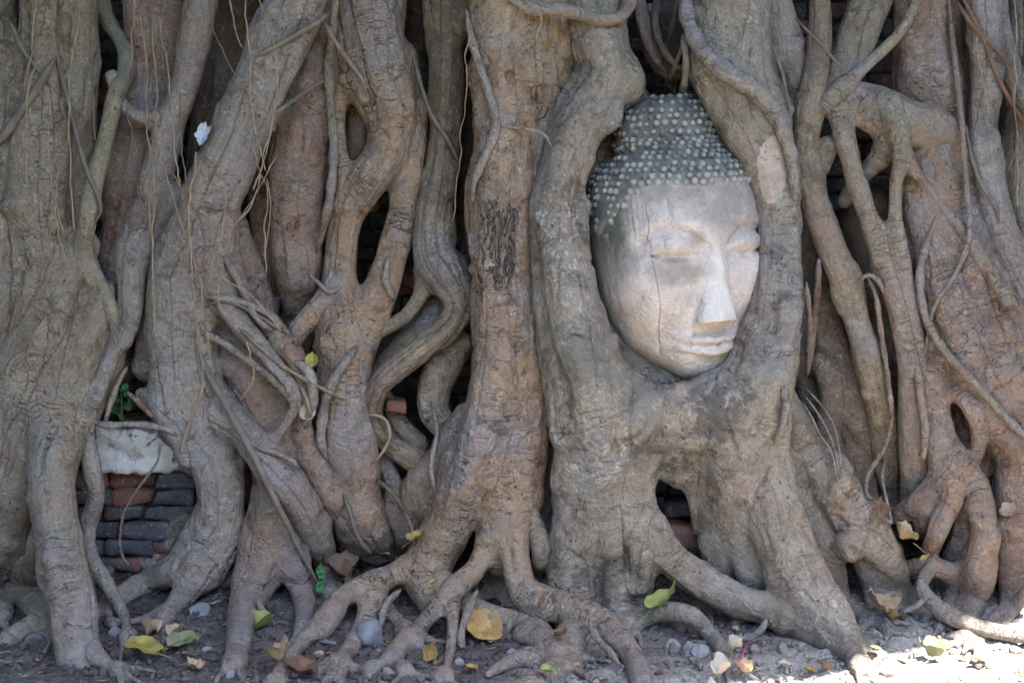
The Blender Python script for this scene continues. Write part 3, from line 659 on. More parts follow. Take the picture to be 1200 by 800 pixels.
    for pi, nm in enumerate(names):
        q = Q[fl == pi]
        if len(q) < 6: continue
        used = np.unique(q); mp = np.full(len(V), -1, np.int32); mp[used] = np.arange(len(used))
        new_mesh(nm, V[used], mp[q], M[mats[pi]], root, base, N[used], attrs={'grain': gr[used]})
    return root

def dead_bark():
    m = NT('dead_bark'); P = m.pos(); n1 = m.noise(P, 22, 5, .7); n3 = m.noise(m.vmul(P, (1, 1, .35)), 55, 4, .7, .6)
    f1 = m.noise(m.vmul(P, (42, 42, 9)), 1, 4, .65, 1.0); ck = m.ramp(m.math('ABSOLUTE', m.math('SUBTRACT', f1, .5)), .0, .035)
    col = m.mix(m.ramp(n1, .35, .65), (.13, .098, .074), (.22, .17, .128)); col = m.mix(m.ramp(n3, .48, .62, 0, .8), col, (.24, .19, .145)); col = m.mix(m.ramp(n3, .44, .32, 0, .9), col, (.085, .065, .05))
    col = m.mix(ck, (.065, .048, .037), col)
    return m.done(col, .95, m.math('ADD', m.math('MULTIPLY', ck, .8), m.math('ADD', n1, n3)), .03, 1.0)
def wound():
    m = NT('bare_wood'); P = m.pos(); n1 = m.noise(P, 30, 6, .65)
    col = m.mix(m.ramp(n1, .35, .65), (.36, .285, .235), (.27, .21, .17)); col = m.mix(m.ramp(m.noise(P, 70, 5, .7), .56, .66), col, (.15, .11, .085))
    return m.done(col, .8, n1, .006, .6)
M['dead'] = dead_bark(); M['wound'] = wound()
for c in CL: build_cluster(c)

# ------------------------------------------------------------------ ruined brick wall behind the roots
def ico(sub):
    bm_ = bmesh.new(); bmesh.ops.create_icosphere(bm_, subdivisions=sub, radius=1.0)
    V = np.array([v.co[:] for v in bm_.verts], np.float32); T = np.array([[v.index for v in f.verts] for f in bm_.faces], np.int32); bm_.free(); return V, T
def block(c, size, seed, chip=.004, n=(6, 4, 3)):
    """a worn masonry block: a subdivided box with softened, chipped edges"""
    key = {}; V = []; Q = []
    def vid(p):
        if p not in key: key[p] = len(V); V.append(p)
        return key[p]
    for ax in range(3):
        b, d = (ax+1) % 3, (ax+2) % 3
        for side in (0, n[ax]):
            for i in range(n[b]):
                for j in range(n[d]):
                    q = []
                    for (u, v) in ((i, j), (i+1, j), (i+1, j+1), (i, j+1)):
                        p = [0, 0, 0]; p[ax] = side; p[b] = u; p[d] = v; q.append(vid(tuple(p)))
                    Q.append(q if side else q[::-1])
    V = np.array(V, float)/np.array(n)*2-1; sz = np.array(size)/2
    W = V*sz; q_ = np.clip(W, -(sz-.007), sz-.007); v_ = W-q_; W = q_+v_*np.minimum(1, .007/np.maximum(np.linalg.norm(v_, axis=1), 1e-9))[:, None]
    W += fbm(W*45+seed*3.7, 2)[:, None]*np.sign(V)*chip*.7 + (fbm(W*16+seed, 1)*chip)[:, None]*np.sign(V)
    a = (random.random()-.5)*.05; W[:, 2] += W[:, 0]*a; W[:, 0] += W[:, 1]*a
    return (W+np.array(c)).astype(np.float32), np.array(Q, np.int32)
def brick_material():
    m = NT('old_brick'); P = m.pos(); t = m.attr('tint').outputs['Fac']; n1 = m.noise(P, 30, 6, .7); n2 = m.noise(P, 9, 4, .6)
    red = m.mix(m.ramp(n1, .35, .65), (.20, .085, .058), (.12, .062, .048)); dark = m.mix(m.ramp(n1, .35, .65), (.10, .095, .10), (.05, .046, .046))
    k = m.math('ADD', t, m.math('MULTIPLY', m.math('SUBTRACT', n2, .5), 1.1)); col = m.mix(m.ramp(k, .42, .58), dark, red)
    col = m.mix(m.ramp(m.noise(P, 60, 5, .7), .56, .66, 0, .8), col, (.24, .215, .20))
    return m.done(col, .92, n1, .008, 1.0, .2)
M['brick'] = brick_material()
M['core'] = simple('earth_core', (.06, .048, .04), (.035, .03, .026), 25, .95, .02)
def stack(V_, Q_):
    off = 0; VV = []; QQ = []
    for v, q in zip(V_, Q_): VV.append(v); QQ.append(q+off); off += len(v)
    return np.vstack(VV), np.vstack(QQ)
def courses(x0, x1, z0, z1, Y, bw, bh, dep, skip=.05, rnd=None, redness=.45):
    rnd = rnd or random; Vs, Qs, T = [], [], []; z = z0; row = 0
    while z < z1-bh*.5:
        x = x0-rnd.random()*bw*.6
        while x < x1:
            l = bw*rnd.uniform(.75, 1.2)
            if rnd.random() > skip:
                v, q = block((x+l/2, Y+dep/2+rnd.uniform(-.012, .012), z+bh/2), (l-.006, dep, bh-.004), rnd.random()*90, .0065)
                Vs.append(v); Qs.append(q); T.append(np.full(len(v), min(1, max(0, rnd.gauss(redness, .22)))))
            x += l
        z += bh*rnd.uniform(.96, 1.06); row += 1
    V, Q = stack(Vs, Qs); return V, Q, np.concatenate(T)
rb = random.Random(5)
wall = thing('brick_wall', 'ruined dark brick wall seen in the gaps between the trunks', 'wall', (0, .5, .05))
V, Q, T = courses(-1.75, 1.9, .05, 1.95, .56, .135, .047, .12, .03, rb, .28)
o = new_mesh('masonry', V, Q, M['brick'], wall, (0, .5, .05), attrs={'tint': T})
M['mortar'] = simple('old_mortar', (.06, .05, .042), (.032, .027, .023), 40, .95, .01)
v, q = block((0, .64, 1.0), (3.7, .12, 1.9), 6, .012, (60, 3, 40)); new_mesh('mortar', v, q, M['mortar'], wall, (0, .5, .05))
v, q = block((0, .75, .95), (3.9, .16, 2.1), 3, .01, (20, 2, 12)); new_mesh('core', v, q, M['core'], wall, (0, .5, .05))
# low stub of wall with a plastered cap
Yp = .20; pa = at(78, 640, Yp); pb = at(238, 548, Yp)
pier = thing('brick_pier', 'low stub of red and grey bricks under a white plastered cap', 'brick wall', (pa[0]*.5+pb[0]*.5, Yp+.1, pa[2]-.03))
pl = (pa[0]*.5+pb[0]*.5, Yp+.1, pa[2]-.03)
V, Q, T = courses(pa[0], pb[0], pa[2]-.07, pb[2]+.005, Yp, .125, .043, .12, .02, rb, .38)
new_mesh('masonry', V, Q, M['brick'], pier, pl, attrs={'tint': T})
v, q = block(((pa[0]+pb[0])/2, Yp+.082, (pa[2]+pb[2])/2-.03), (pb[0]-pa[0]+.01, .09, pb[2]-pa[2]+.06), 4, .010, (24, 3, 20)); new_mesh('mortar', v, q, M['mortar'], pier, pl)
ca = at(108, 552, Yp); cb = at(232, 503, Yp)
def plaster():
    m = NT('worn_plaster'); P = m.pos(); n1 = m.noise(P, 16, 6, .65, .4); n2 = m.noise(P, 60, 5, .7)
    col = m.mix(m.ramp(n2, .3, .7), (.15, .145, .15), (.24, .23, .225)); col = m.mix(m.ramp(m.math('ADD', m.noise(P, 9, 6, .7, .6), m.math('MULTIPLY', m.math('SUBTRACT', n2, .5), .25)), .455, .495), col, m.mix(m.ramp(n2, .3, .7), (.60, .57, .51), (.70, .67, .62)))
    col = m.mix(m.ramp(m.noise(P, 23, 4), .58, .66, 0, .7), col, (.36, .27, .19)); return m.done(col, .9, m.math('ADD', n1, m.math('MULTIPLY', n2, .4)), .01, .9)
M['plaster'] = plaster()
v, q = block(((ca[0]+cb[0])/2, Yp+.05, (ca[2]+cb[2])/2), (cb[0]-ca[0], .16, cb[2]-ca[2]), 8, .010, (26, 8, 12)); v = v+(fbm(v*38, 3)*.006)[:, None]; new_mesh('capstone', v, q, M['plaster'], pier, pl)

def loose_brick(x, y, Y, wpx, hpx, red, label, rot=0):
    P = at(x, y, Y); v, q = block((0, 0, 0), (wpx*.0021, .09, hpx*.0021), x*.13, .004)
    o = new_mesh('brick', v, q, M['brick'], None, (0, 0, 0), attrs={'tint': np.full(len(v), red)}); o.location = P; o.rotation_euler = (0, math.radians(rot), math.radians(rot))
    tag(o, label, 'brick')
loose_brick(795, 626, .10, 44, 30, .95, 'orange brick wedged in the opening under the stone head trunk', 4)
loose_brick(800, 592, .16, 46, 22, .35, 'dark brick in the opening under the stone head trunk, above the orange one', -6)
loose_brick(463, 473, .17, 24, 13, .9, 'small reddish brick end behind the hooked root, the upper of two', 10)
loose_brick(445, 502, .16, 24, 18, .8, 'rounded reddish brick end behind the hooked root, the lower of two', -8)
loose_brick(482, 328, .30, 26, 17, .75, 'broken pinkish brick in the gap above the hooked root', 8)
loose_brick(533, 283, .34, 18, 15, .2, 'small grey brick in the gap beside the dead bark', 0)

# ------------------------------------------------------------------ the stone head
def smin(a, b, k):
    h_ = np.clip(.5+.5*(b-a)/k, 0, 1); return b+(a-b)*h_-k*h_*(1-h_)
def smax(a, b, k): return -smin(-a, -b, k)
hh = .0028
ax = [np.arange(-.235, .236, hh), np.arange(-.36, .361, hh), np.arange(-.26, .31, hh)]
Gx, Gy, Gz = [g_.astype(np.float32) for g_ in np.meshgrid(*ax, indexing='ij')]; HP = np.stack([Gx, Gy, Gz], -1)
def ell(c, r):
    q = (HP-np.array(c, np.float32))/np.array(r, np.float32); k0 = np.sqrt((q**2).sum(-1)); k1 = np.sqrt(((q/np.array(r, np.float32))**2).sum(-1))
    return k0*(k0-1)/np.maximum(k1, 1e-6)
def tubec(pts, k=None):
    pts = np.array(pts, np.float32); D = None
    for A, B in zip(pts[:-1], pts[1:]):
        d, _ = seg_dist(HP, A, B); D = d if D is None else np.minimum(D, d)
    return D
def mir(pts, s): return [(p[0]*s, *p[1:]) for p in pts]
f = ell((0, -.035, 0), (.193, .295, .188))
rho = np.sqrt(HP[..., 0]**2+((HP[..., 2]+.02)*.99)**2); f = smin(f, (((rho/.199)**2.7+(np.abs(HP[..., 1]-.045)/.168)**2.7)**(1/2.7)-1)*.165, .025)
f = smin(f, ell((0, -.235, .085), (.092, .075, .075)), .05)                       # muzzle
f = smin(f, ell((0, -.295, .085), (.052, .034, .045)), .03)                       # chin
for s in (-1, 1):
    f = smin(f, ell((s*.098, -.105, .085), (.075, .085, .075)), .05)              # cheeks
    f = smax(f, -ell((s*.082, -.022, .215), (.062, .024, .045)), .035)            # sockets
f = smin(f, tubec([(0, .028, .168, .014), (0, -.02, .178, .016), (0, -.07, .188, .018)]), .016)
tn = np.clip((-.012-HP[..., 1])/.172, 0, 1); wn = .0190+.029*tn**1.3+.004*noise(HP.reshape(-1, 3)*30).reshape(tn.shape)*tn; zf = .185+.036*tn                      # a wedge with a flat front and a square cut foot
nose = smax(smax(np.abs(HP[..., 0])-wn, (HP[..., 2]-zf+.30*np.abs(HP[..., 0])), .022), -(HP[..., 1]+.184-.12*(HP[..., 2]-.2)), .006)
nose = smax(nose, HP[..., 1]-.004, .02); f = smin(f, nose, .014)
for s in (-1, 1): f = smax(f, -ell((s*.020, -.186, .196), (.010, .006, .012)), .004)
f = smax(f, -ell((0, -.206, .207), (.010, .02, .012)), .012)                      # philtrum
for s in (-1, 1):
    f = smin(f, tubec(mir([(.020, .010, .176, .010), (.045, .040, .170, .011), (.085, .055, .157, .012), (.125, .042, .132, .011), (.160, .008, .092, .008)], s)), .020)   # brow
    f = smin(f, tubec(mir([(.042, -.018, .160, .016), (.066, -.010, .155, .027), (.092, -.006, .145, .031), (.118, -.010, .127, .028), (.144, -.020, .106, .016)], s)), .004)
    f = smax(f, -tubec(mir([(.040, .000, .182, .002), (.066, .020, .177, .0035), (.092, .026, .170, .004), (.120, .020, .150, .0035), (.148, .000, .120, .002)], s)), .014)             # closed lid over the eye
    f = smax(f, -tubec(mir([(.040, -.031, .172, .002), (.064, -.038, .181, .0080), (.092, -.042, .177, .0100), (.120, -.036, .155, .0064), (.142, -.027, .124, .002)], s)), .006)
    f = smin(f, tubec(mir([(.046, -.040, .164, .005), (.070, -.049, .161, .0075), (.095, -.052, .153, .0085), (.134, -.040, .122, .005)], s)), .010)     # lower lid
    f = smax(f, -ell((s*.083, -.233, .160), (.012, .009, .016)), .012)            # mouth corner
f = smin(f, tubec([(-.086, -.214, .134, .005), (-.045, -.228, .164, .0085), (-.018, -.226, .173, .010), (0, -.229, .174, .0095), (.018, -.226, .173, .010), (.045, -.228, .164, .0085), (.086, -.214, .134, .005)]), .010)
f = smin(f, tubec([(-.070, -.242, .141, .006), (-.03, -.253, .163, .0105), (0, -.255, .168, .0115), (.03, -.253, .163, .0105), (.070, -.242, .141, .006)]), .010)
f = smax(f, -tubec([(-.088, -.219, .146, .002), (-.070, -.232, .160, .004), (-.04, -.238, .179, .0046), (0, -.241, .187, .0052), (.04, -.238, .179, .0046), (.070, -.232, .160, .004), (.088, -.219, .146, .002)]), .006)
f = smax(f, -ell((0, -.279, .165), (.038, .008, .016)), .014)
kr = np.sqrt((HP[..., 0]+.006)**2+(HP[..., 2]+.03)**2); knot = (((kr/.121)**2.5+(np.abs(HP[..., 1]-.205)/.128)**2.5)**.4-1)*.12; f = smin(f, knot, .003)
HV, HQ = surface_nets(f, np.array([a[0] for a in ax], np.float32), hh); HV = relax(HV, HQ, 1, .4)
HN = vnormals(HV, HQ); HV = HV+HN*(fbm(HV*22, 3)*.0018-np.clip(fbm(HV*60+3, 2)-.55, 0, 1)*.006+np.minimum(fbm(HV*9+7, 2), 0)*.0012)[:, None]; HV = HV.astype(np.float32); HN = vnormals(HV, HQ)
def hairline(x, z):
    azm = np.degrees(np.abs(np.arctan2(x, z+.03))); return .128-.105*sstep(38, 78, azm)
is_hair = HV[:, 1] > hairline(HV[:, 0], HV[:, 2])+.013*fbm(HV*22, 2); is_knot = is_hair & (np.hypot(HV[:, 0]+.006, HV[:, 2]+.03) < .123) & (HV[:, 1] > .19)
lab = np.where(is_knot, 2, np.where(is_hair, 1, 0)); HL = np.sort(lab[HQ], 1)[:, 2]
def surf_r(y, az):
    rs = np.arange(.02, .24, .0012); px = np.sin(az)*rs; pz = np.cos(az)*rs-.03
    i = ((px-ax[0][0])/hh).astype(int); j = int((y-ax[1][0])/hh); k = ((pz-ax[2][0])/hh).astype(int)
    ins = f[np.clip(i, 0, f.shape[0]-1), j, np.clip(k, 0, f.shape[2]-1)] < 0
    w_ = np.where(ins)[0]; return float(rs[w_[-1]]) if len(w_) else 0.0
iV, iT = ico(2); curls = {1: [], 2: []}; y = .032; row = 0; rc = random.Random(3)
while y < .328:
    r0 = surf_r(y, 0); r1 = surf_r(y+.004, 0); slope = abs(r1-r0)/.004
    n = max(1, int(2*math.pi*r0/.0196)); 
    for i in range(n):
        azm = (i+.5*(row % 2)+rc.uniform(-.12, .12))*2*math.pi/n
        azs = ((azm+math.pi) % (2*math.pi))-math.pi
        if abs(azs) > 2.0: continue
        r = surf_r(y, azm); p = np.array([math.sin(azm)*r, y+rc.uniform(-.002, .002), math.cos(azm)*r-.03])
        if .184 < y < .200 and math.hypot(p[0]+.006, p[2]+.03) < .135: continue
        if p[1] < hairline(p[0], p[2])-.005 or rc.random() < .05: continue
        s = rc.uniform(.0080, .0104)*(.92 if y > .19 else 1.0)
        nrm = np.array([math.sin(azm), .45 if y < .2 else .7, math.cos(azm)]); nrm /= np.linalg.norm(nrm)
        v = iV*s*(1+.10*fbm(iV*2.1+rc.random()*50, 2))[:, None]; v = v+nrm*np.maximum(iV@nrm, 0)[:, None]*s*.25
        tip = np.clip(iV@nrm, 0, 1)*rc.uniform(.6, 1.0)
        if abs(azs) > .85 and rc.random() < .35: continue
        p = p-nrm*s*.45*rc.uniform(.6, 1.6); curls[2 if y > .198 else 1].append((v+p, iT, tip))
    y += .0172/math.sqrt(1+slope*slope) if slope < 6 else .0031; row += 1
def stone(hair):
    m = NT('hair_stone' if hair else 'face_stone'); P = m.obj(); x, y, z = m.sep(P); n1 = m.noise(P, 14, 7, .65); n2 = m.noise(P, 90, 5, .7); n3 = m.noise(P, 34, 5, .65)
    def blob(cx, cy, rx, ry, k=.7):
        a_ = m.math('POWER', m.math('DIVIDE', m.math('SUBTRACT', x, cx), rx), 2.0); b_ = m.math('POWER', m.math('DIVIDE', m.math('SUBTRACT', y, cy), ry), 2.0)
        d = m.math('ADD', m.math('ADD', a_, b_), m.math('MULTIPLY', m.math('SUBTRACT', n3, .5), 1.6)); return m.ramp(d, 1.5, -.1, 0, k)
    if hair:
        col = m.mix(m.ramp(n1, .35, .65), (.088, .085, .072), (.15, .142, .12)); tip = m.attr('tip').outputs['Fac']; col = m.mix(m.ramp(m.math('ADD', m.attr('edge').outputs['Fac'], m.math('MULTIPLY', m.math('SUBTRACT', n3, .5), .05)), .035, -.005, 0, .85), col, (.27, .24, .20))
        col = m.mix(m.ramp(n3, .52, .66, 0, .5), col, (.20, .195, .175))
        col = m.mix(m.math('MULTIPLY', m.ramp(m.math('ADD', tip, m.math('MULTIPLY', m.math('SUBTRACT', n1, .5), 1.3)), .38, .95), .85), col, (.36, .32, .275))
        col = m.mix(m.ramp(n2, .58, .68, 0, .5), col, (.05, .055, .05)); return m.done(col, .9, m.math('ADD', n2, n3), .004, .8)
    col = m.mix(m.ramp(n1, .35, .65), (.56, .47, .41), (.46, .385, .335)); col = m.mix(m.ramp(n3, .5, .68, 0, .5), col, (.65, .56, .475))
    grit = m.noise(P, 55, 5, .75);
    # grime running down from the hair and in the sockets
    yy = m.math('ADD', y, m.math('MULTIPLY', m.math('SUBTRACT', m.noise(m.vmul(P, (40, 7, 40)), 1, 4), .5), .10))
    col = m.mix(m.ramp(yy, .03, .13, 0, .85), col, m.mix(m.ramp(n3, .4, .6), (.20, .175, .145), (.29, .255, .215)))
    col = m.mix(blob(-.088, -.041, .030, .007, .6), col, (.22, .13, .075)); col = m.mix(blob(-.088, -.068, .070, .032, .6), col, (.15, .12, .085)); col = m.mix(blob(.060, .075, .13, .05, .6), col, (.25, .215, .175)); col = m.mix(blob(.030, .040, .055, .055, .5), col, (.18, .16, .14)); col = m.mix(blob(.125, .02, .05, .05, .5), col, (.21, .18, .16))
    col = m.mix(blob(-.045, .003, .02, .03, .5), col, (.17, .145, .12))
    side = m.math('ADD', m.math('MULTIPLY', x, -1.0), m.math('MULTIPLY', m.math('SUBTRACT', n1, .5), .05)); col = m.mix(m.math('MULTIPLY', m.ramp(side, .150, .185), m.ramp(y, -.16, .03)), col, (.105, .105, .09))  # darker shading painted into one side of the face
    wx = m.math('ADD', x, m.math('MULTIPLY', m.math('SUBTRACT', m.noise(m.vmul(P, (1, 9, 1)), 1, 3), .5), .007))
    tt = m.math('DIVIDE', m.math('SUBTRACT', .03, y), .32, clamp=True); wx = m.math('SUBTRACT', wx, m.math('MULTIPLY', m.math('MULTIPLY', tt, tt), .050))
    def drip(x0, y0, y1, wd, k):
        d = m.math('ABSOLUTE', m.math('SUBTRACT', wx, x0)); on = m.math('MULTIPLY', m.ramp(y, y1, y1+.02), m.ramp(y, y0, y0-.03)); return m.math('MULTIPLY', m.math('MULTIPLY', m.ramp(d, wd, wd*.35), on), k)
    for a in ((-.137, .10, -.27, .0019, .6), (-.160, .11, -.01, .0019, .55), (-.151, .11, .02, .0015, .5), (-.098, .12, .05, .0016, .35), (-.168, .11, .03, .0015, .5)): col = m.mix(m.math('MULTIPLY', drip(*a), m.ramp(grit, .35, .55, .35, 1.0)), col, (.10, .07, .06))
    col = m.mix(m.ramp(grit, .46, .30, 0, .55), col, (.23, .185, .16)); col = m.mix(m.ramp(m.noise(P, 7, 4, .7), .52, .68, 0, .5), col, (.30, .25, .22))
    rn = m.noise(m.vmul(P, (22, 4.5, 22)), 1, 5, .7, .3); col = m.mix(m.ramp(rn, .52, .68, 0, .5), col, (.30, .255, .215)); col = m.mix(m.ramp(m.noise(P, 20, 6, .78, .4), .55, .70, 0, .6), col, (.33, .285, .245))
    # newer repair plaster on nose and chin, pits and hairline cracks
    col = m.mix(m.math('MULTIPLY', m.ramp(m.math('ADD', z, m.math('MULTIPLY', m.math('SUBTRACT', n3, .5), .03)), .190, .206), m.ramp(y, -.02, -.05, 0, .55)), col, (.60, .555, .50)); col = m.mix(blob(-.004, -.10, .028, .10, .3), col, (.62, .585, .535)); col = m.mix(blob(-.015, -.285, .07, .03, .7), col, (.62, .56, .49))
    ck = m.math('ABSOLUTE', m.math('SUBTRACT', m.noise(P, 11, 5, .6, .8), .5)); ckm = m.math('MULTIPLY', m.ramp(ck, .006, .001), m.ramp(y, -.2, -.25)); col = m.mix(m.math('MULTIPLY', ckm, .8), col, (.15, .12, .10))
    col = m.mix(m.ramp(n2, .62, .70, 0, .55), col, (.19, .15, .125))
    return m.done(col, .85, m.math('ADD', m.math('MULTIPLY', n2, .6), m.math('ADD', m.math('MULTIPLY', n3, 1.3), grit)), .009, .85, .1)
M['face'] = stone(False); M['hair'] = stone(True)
hc = at(793, 277, .085)
head = thing('stone_statue', 'weathered stone statue head with a serene face and beaded hair, gripped by tree limbs', 'statue head', hc)
yaw, roll, pit = math.radians(20), math.radians(3), math.radians(2)
B = Matrix(((1, 0, 0), (0, 0, -1), (0, 1, 0)))                                     # local x right, y up, z out of the face
head.scale = (1.05, 1.005, 1.03)
head.rotation_euler = (Matrix.Rotation(yaw, 3, 'Z') @ B @ Matrix.Rotation(roll, 3, 'Z') @ Matrix.Rotation(pit, 3, 'X')).to_euler()
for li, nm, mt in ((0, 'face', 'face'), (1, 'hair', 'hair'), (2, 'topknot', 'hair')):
    q = HQ[HL == li]; used = np.unique(q); mp = np.full(len(HV), -1, np.int32); mp[used] = np.arange(len(used))
    Vp = [HV[used]]; Qs = [mp[q]]; Np = [HN[used]]; tip = [np.zeros(len(used), np.float32)]
    if li:
        off = len(used); Ts = []
        for v, t, tp in curls[li]:
            Vp.append(v.astype(np.float32)); Np.append(iV); tip.append(tp); Ts.append(t+off); off += len(v)
        Qs.append(np.vstack(Ts))
    new_mesh(nm, np.vstack(Vp), Qs, M[mt], head, None, None if li else np.vstack(Np), attrs={'tip': np.concatenate(tip), 'edge': (lambda A: A[:, 1]-hairline(A[:, 0], A[:, 2]))(np.vstack(Vp))})

# ------------------------------------------------------------------ vines, hanging rootlets
def tube(name, P, R, mat, label, cat, group=None, sides=8):
    P = np.asarray(P, float); T = np.gradient(P, axis=0); T /= np.linalg.norm(T, axis=1)[:, None]+1e-9
    ref = np.array([.13, -1, .07]); S_ = np.cross(T, ref); S_ /= np.linalg.norm(S_, axis=1)[:, None]+1e-9; U = np.cross(S_, T)
    an = np.arange(sides)*2*math.pi/sides; R = np.asarray(R, float)
    V = P[:, None]+R[:, None, None]*(np.cos(an)[None, :, None]*S_[:, None]+np.sin(an)[None, :, None]*U[:, None]); n = len(P)
    idx = np.arange(n*sides).reshape(n, sides); nx = np.roll(idx, -1, 1)
    Q = np.stack([idx[:-1], nx[:-1], nx[1:], idx[1:]], -1).reshape(-1, 4)
    L = np.concatenate([[0], np.cumsum(np.linalg.norm(np.diff(P, axis=0), axis=1))])
    gr = np.stack([np.repeat(L, sides), np.tile(an, n)*np.repeat(R, sides), np.full(n*sides, P[0, 0]*9)], 1)
    V = V.reshape(-1, 3); caps = np.array([[idx[0, 0], idx[0, 1], c1_, d1_] for c1_, d1_ in ((idx[0, 2], idx[0, 3]),)])
    tri = [np.array([idx[0][::-1], idx[-1]])]
    base = P[np.argmin(P[:, 2])]
    o = new_mesh(name, V, [Q]+tri, mat, None, base, attrs={'grain': gr}); tag(o, label, cat, group); return o
def px_path(pts, mode, lift, step=6):
    """a polyline in the photo's pixels laid on the skins behind it ('hug') or hanging just before them ('hang')"""
    pts = [tuple(p) if len(p) > 2 else (*p, 2.0) for p in pts]
    q = catmull(np.array([(p[0], p[1], 0, p[2]) for p in pts], float), step); Y = np.array([depth_at(a, b) for a, b in q[:, :2]])
    ok = Y < 5
    Y = np.interp(np.arange(len(Y)), np.where(ok)[0], Y[ok]) if ok.any() else np.full(len(Y), .2)
    if mode == 'hang': q[:, 0] += 2.6*noise(np.stack([q[:, 1]*.045, q[:, 0]*.02, q[:, 1]*0+pts[0][0]], 1))+1.0*noise(np.stack([q[:, 1]*.16, q[:, 0]*0, q[:, 1]*0+pts[0][0]*1.7], 1))
    Y = np.minimum(Y, .36); wn = 3 if mode == 'hug' else 14; pad = np.pad(Y, wn, mode='edge'); Y = np.min([pad[i:i+len(Y)] for i in range(2*wn+1)], 0)
    sm = 6 if mode == 'hug' else 25; pad = np.pad(Y, sm, mode='edge'); Y = np.mean([pad[i:i+len(Y)] for i in range(2*sm+1)], 0)
    P = []; R = []; tt = np.linspace(0, 1, len(q)); small = max(p[2] for p in pts) < 7.5 and mode == 'hug'
    tp = np.minimum(1, np.minimum(tt, 1-tt)/.16)**.6 if small else np.ones(len(q))
    for (a, b, _, r), yy, tq in zip(q, Y, tp):
        r = r*(.25+.75*tq)*(1+.12*math.sin(a*.13+b*.21)); yy2 = yy-lift*tq+(1-tq)*.016; p = at(a, b, yy2); P.append(p); R.append(r*(yy2+3)/F)
    return np.array(P), np.array(R)
M['rootlet'] = simple('rootlet_tan', (.28, .20, .125), (.18, .125, .08), 30, .8, .001)
M['rootlet_red'] = simple('rootlet_brown', (.17, .09, .06), (.11, .065, .045), 30, .8, .001)
M['vine_dark'] = simple('vine_dark', (.10, .085, .07), (.16, .13, .10), 30, .85, .002)
V_ = lambda pts, label, mat='grey', mode='hug', lift=.004, cat='vine', name='vine', group=None: tube(name, *px_path(pts, mode, lift), M[mat], label, cat, group, 12 if max((p[2] if len(p) > 2 else 2) for p in pts) > 3.5 else 6)
V_([(598,-4,5),(620,10,7),(660,12,7.5),(700,22,8),(726,20,8),(737,4,8),(736,-20,8),(730,-50,8)], 'grey looped root hooking across the top of the central trunk', lift=.008, name='aerial_root', cat='tree root')
V_([(800,-40,8),(803,0,8.5),(808,30,9),(824,62,10),(850,84,11),(885,106,11),(910,138,10),(926,178,8),(932,225,6)], 'smooth grey root lying across the limb above the stone head', lift=.012, name='aerial_root', cat='tree root')
V_([(800,40,4),(804,75,4),(800,108,5),(795,112,5)], 'short thin root dropping onto the crown of the stone head', name='aerial_root', cat='tree root')
V_([(546,10,4),(555,55,5),(570,100,5),(581,146,5.5),(570,180,5),(556,212,4.5),(554,240,3)], 'bent grey rootlet on the edge of the central trunk', lift=.006)
V_([(580,147,2),(620,152,2),(638,158,2),(648,175,1.5)], 'fine straw rootlet running sideways from the bent grey rootlet')
V_([(394,-30,5),(393,0,5),(387,55,5.5),(385,92,6),(388,130,5.5),(391,180,5.5),(386,235,5.5),(376,280,4.5),(370,297,3)], 'upright ochre vine between the reddish trunk and the holed trunk', 'green', lift=.01)
V_([(384,14,3),(375,24,3.5),(340,45,3.5),(312,60,3),(296,68,2)], 'dark thin vine crossing the top of the grey slanting trunk', 'vine_dark')
V_([(384,92,3),(360,106,2.5),(335,124,2.5),(318,136,2)], 'dark twig vine crossing the reddish brown trunk', 'vine_dark')
V_([(380,25,3),(392,48,3),(412,76,3),(426,96,2.5),(430,112,2)], 'thin vine angled across the shoulder of the holed trunk', 'mix')
V_([(486,72,2.5),(495,105,2.5),(506,135,2.5),(524,163,2.5),(538,190,2)], 'thin dark vine slanting across the tall greenish root', 'vine_dark')
V_([(-10,176,5),(20,138,5),(45,100,4.5),(66,66,4)], 'dark grey vine slanting up across the cracked trunk', 'vine_dark')
V_([(0,18,2),(14,30,2),(22,48,2.5),(32,66,2.5),(52,90,2),(72,112,2)], 'pale crooked rootlet at the top of the cracked trunk', 'grey')
V_([(66,66,3),(78,110,3),(88,150,3),(100,195,3),(118,240,2.5),(112,262,2)], 'dark thin vine drooping from the cracked trunk over the thin green root', 'vine_dark')
V_([(228,395,3),(245,440,4),(268,480,4.5),(290,520,4.5),(310,560,4),(332,605,4),(352,645,3.5),(376,688,2.5)], 'long dark vine slanting over the foot of the grey slanting trunk', 'vine_dark', lift=.007)
V_([(420,404,5),(405,424,6),(390,447,6.5),(380,478,6),(376,515,6),(384,540,4)], 'smooth light root looped round the swollen foot of the holed trunk', 'grey', lift=.008, name='aerial_root', cat='tree root')
V_([(402,575,3),(410,600,3),(420,630,3),(436,650,3)], 'thin dark vine down the inside of the holed trunk foot', 'vine_dark')
V_([(1102,244,4),(1088,280,4.5),(1078,320,5),(1084,370,5),(1108,412,5),(1148,455,5),(1190,500,5),(1230,535,5)], 'long thin grey root slanting down across the flare of the wrinkled trunk', 'mix', lift=.008, name='aerial_root', cat='tree root')
V_([(1110,-20,3),(1118,60,3.5),(1126,130,3.5),(1132,210,3.5),(1136,275,3.5),(1120,320,3),(1094,362,3),(1083,420,2.5)], 'long straw vine hanging in front of the wrinkled trunk and curving in at its end', 'mix', 'hug', .012)
V_([(1015,322,3),(1026,345,3.5),(1032,385,3.5),(1040,440,3.5),(1045,490,3),(1036,525,3),(1018,555,3),(1016,580,2.5),(1030,588,2.5)], 'pinkish thin vine beside the long diagonal root, curling at the ground', 'pink', lift=.01)
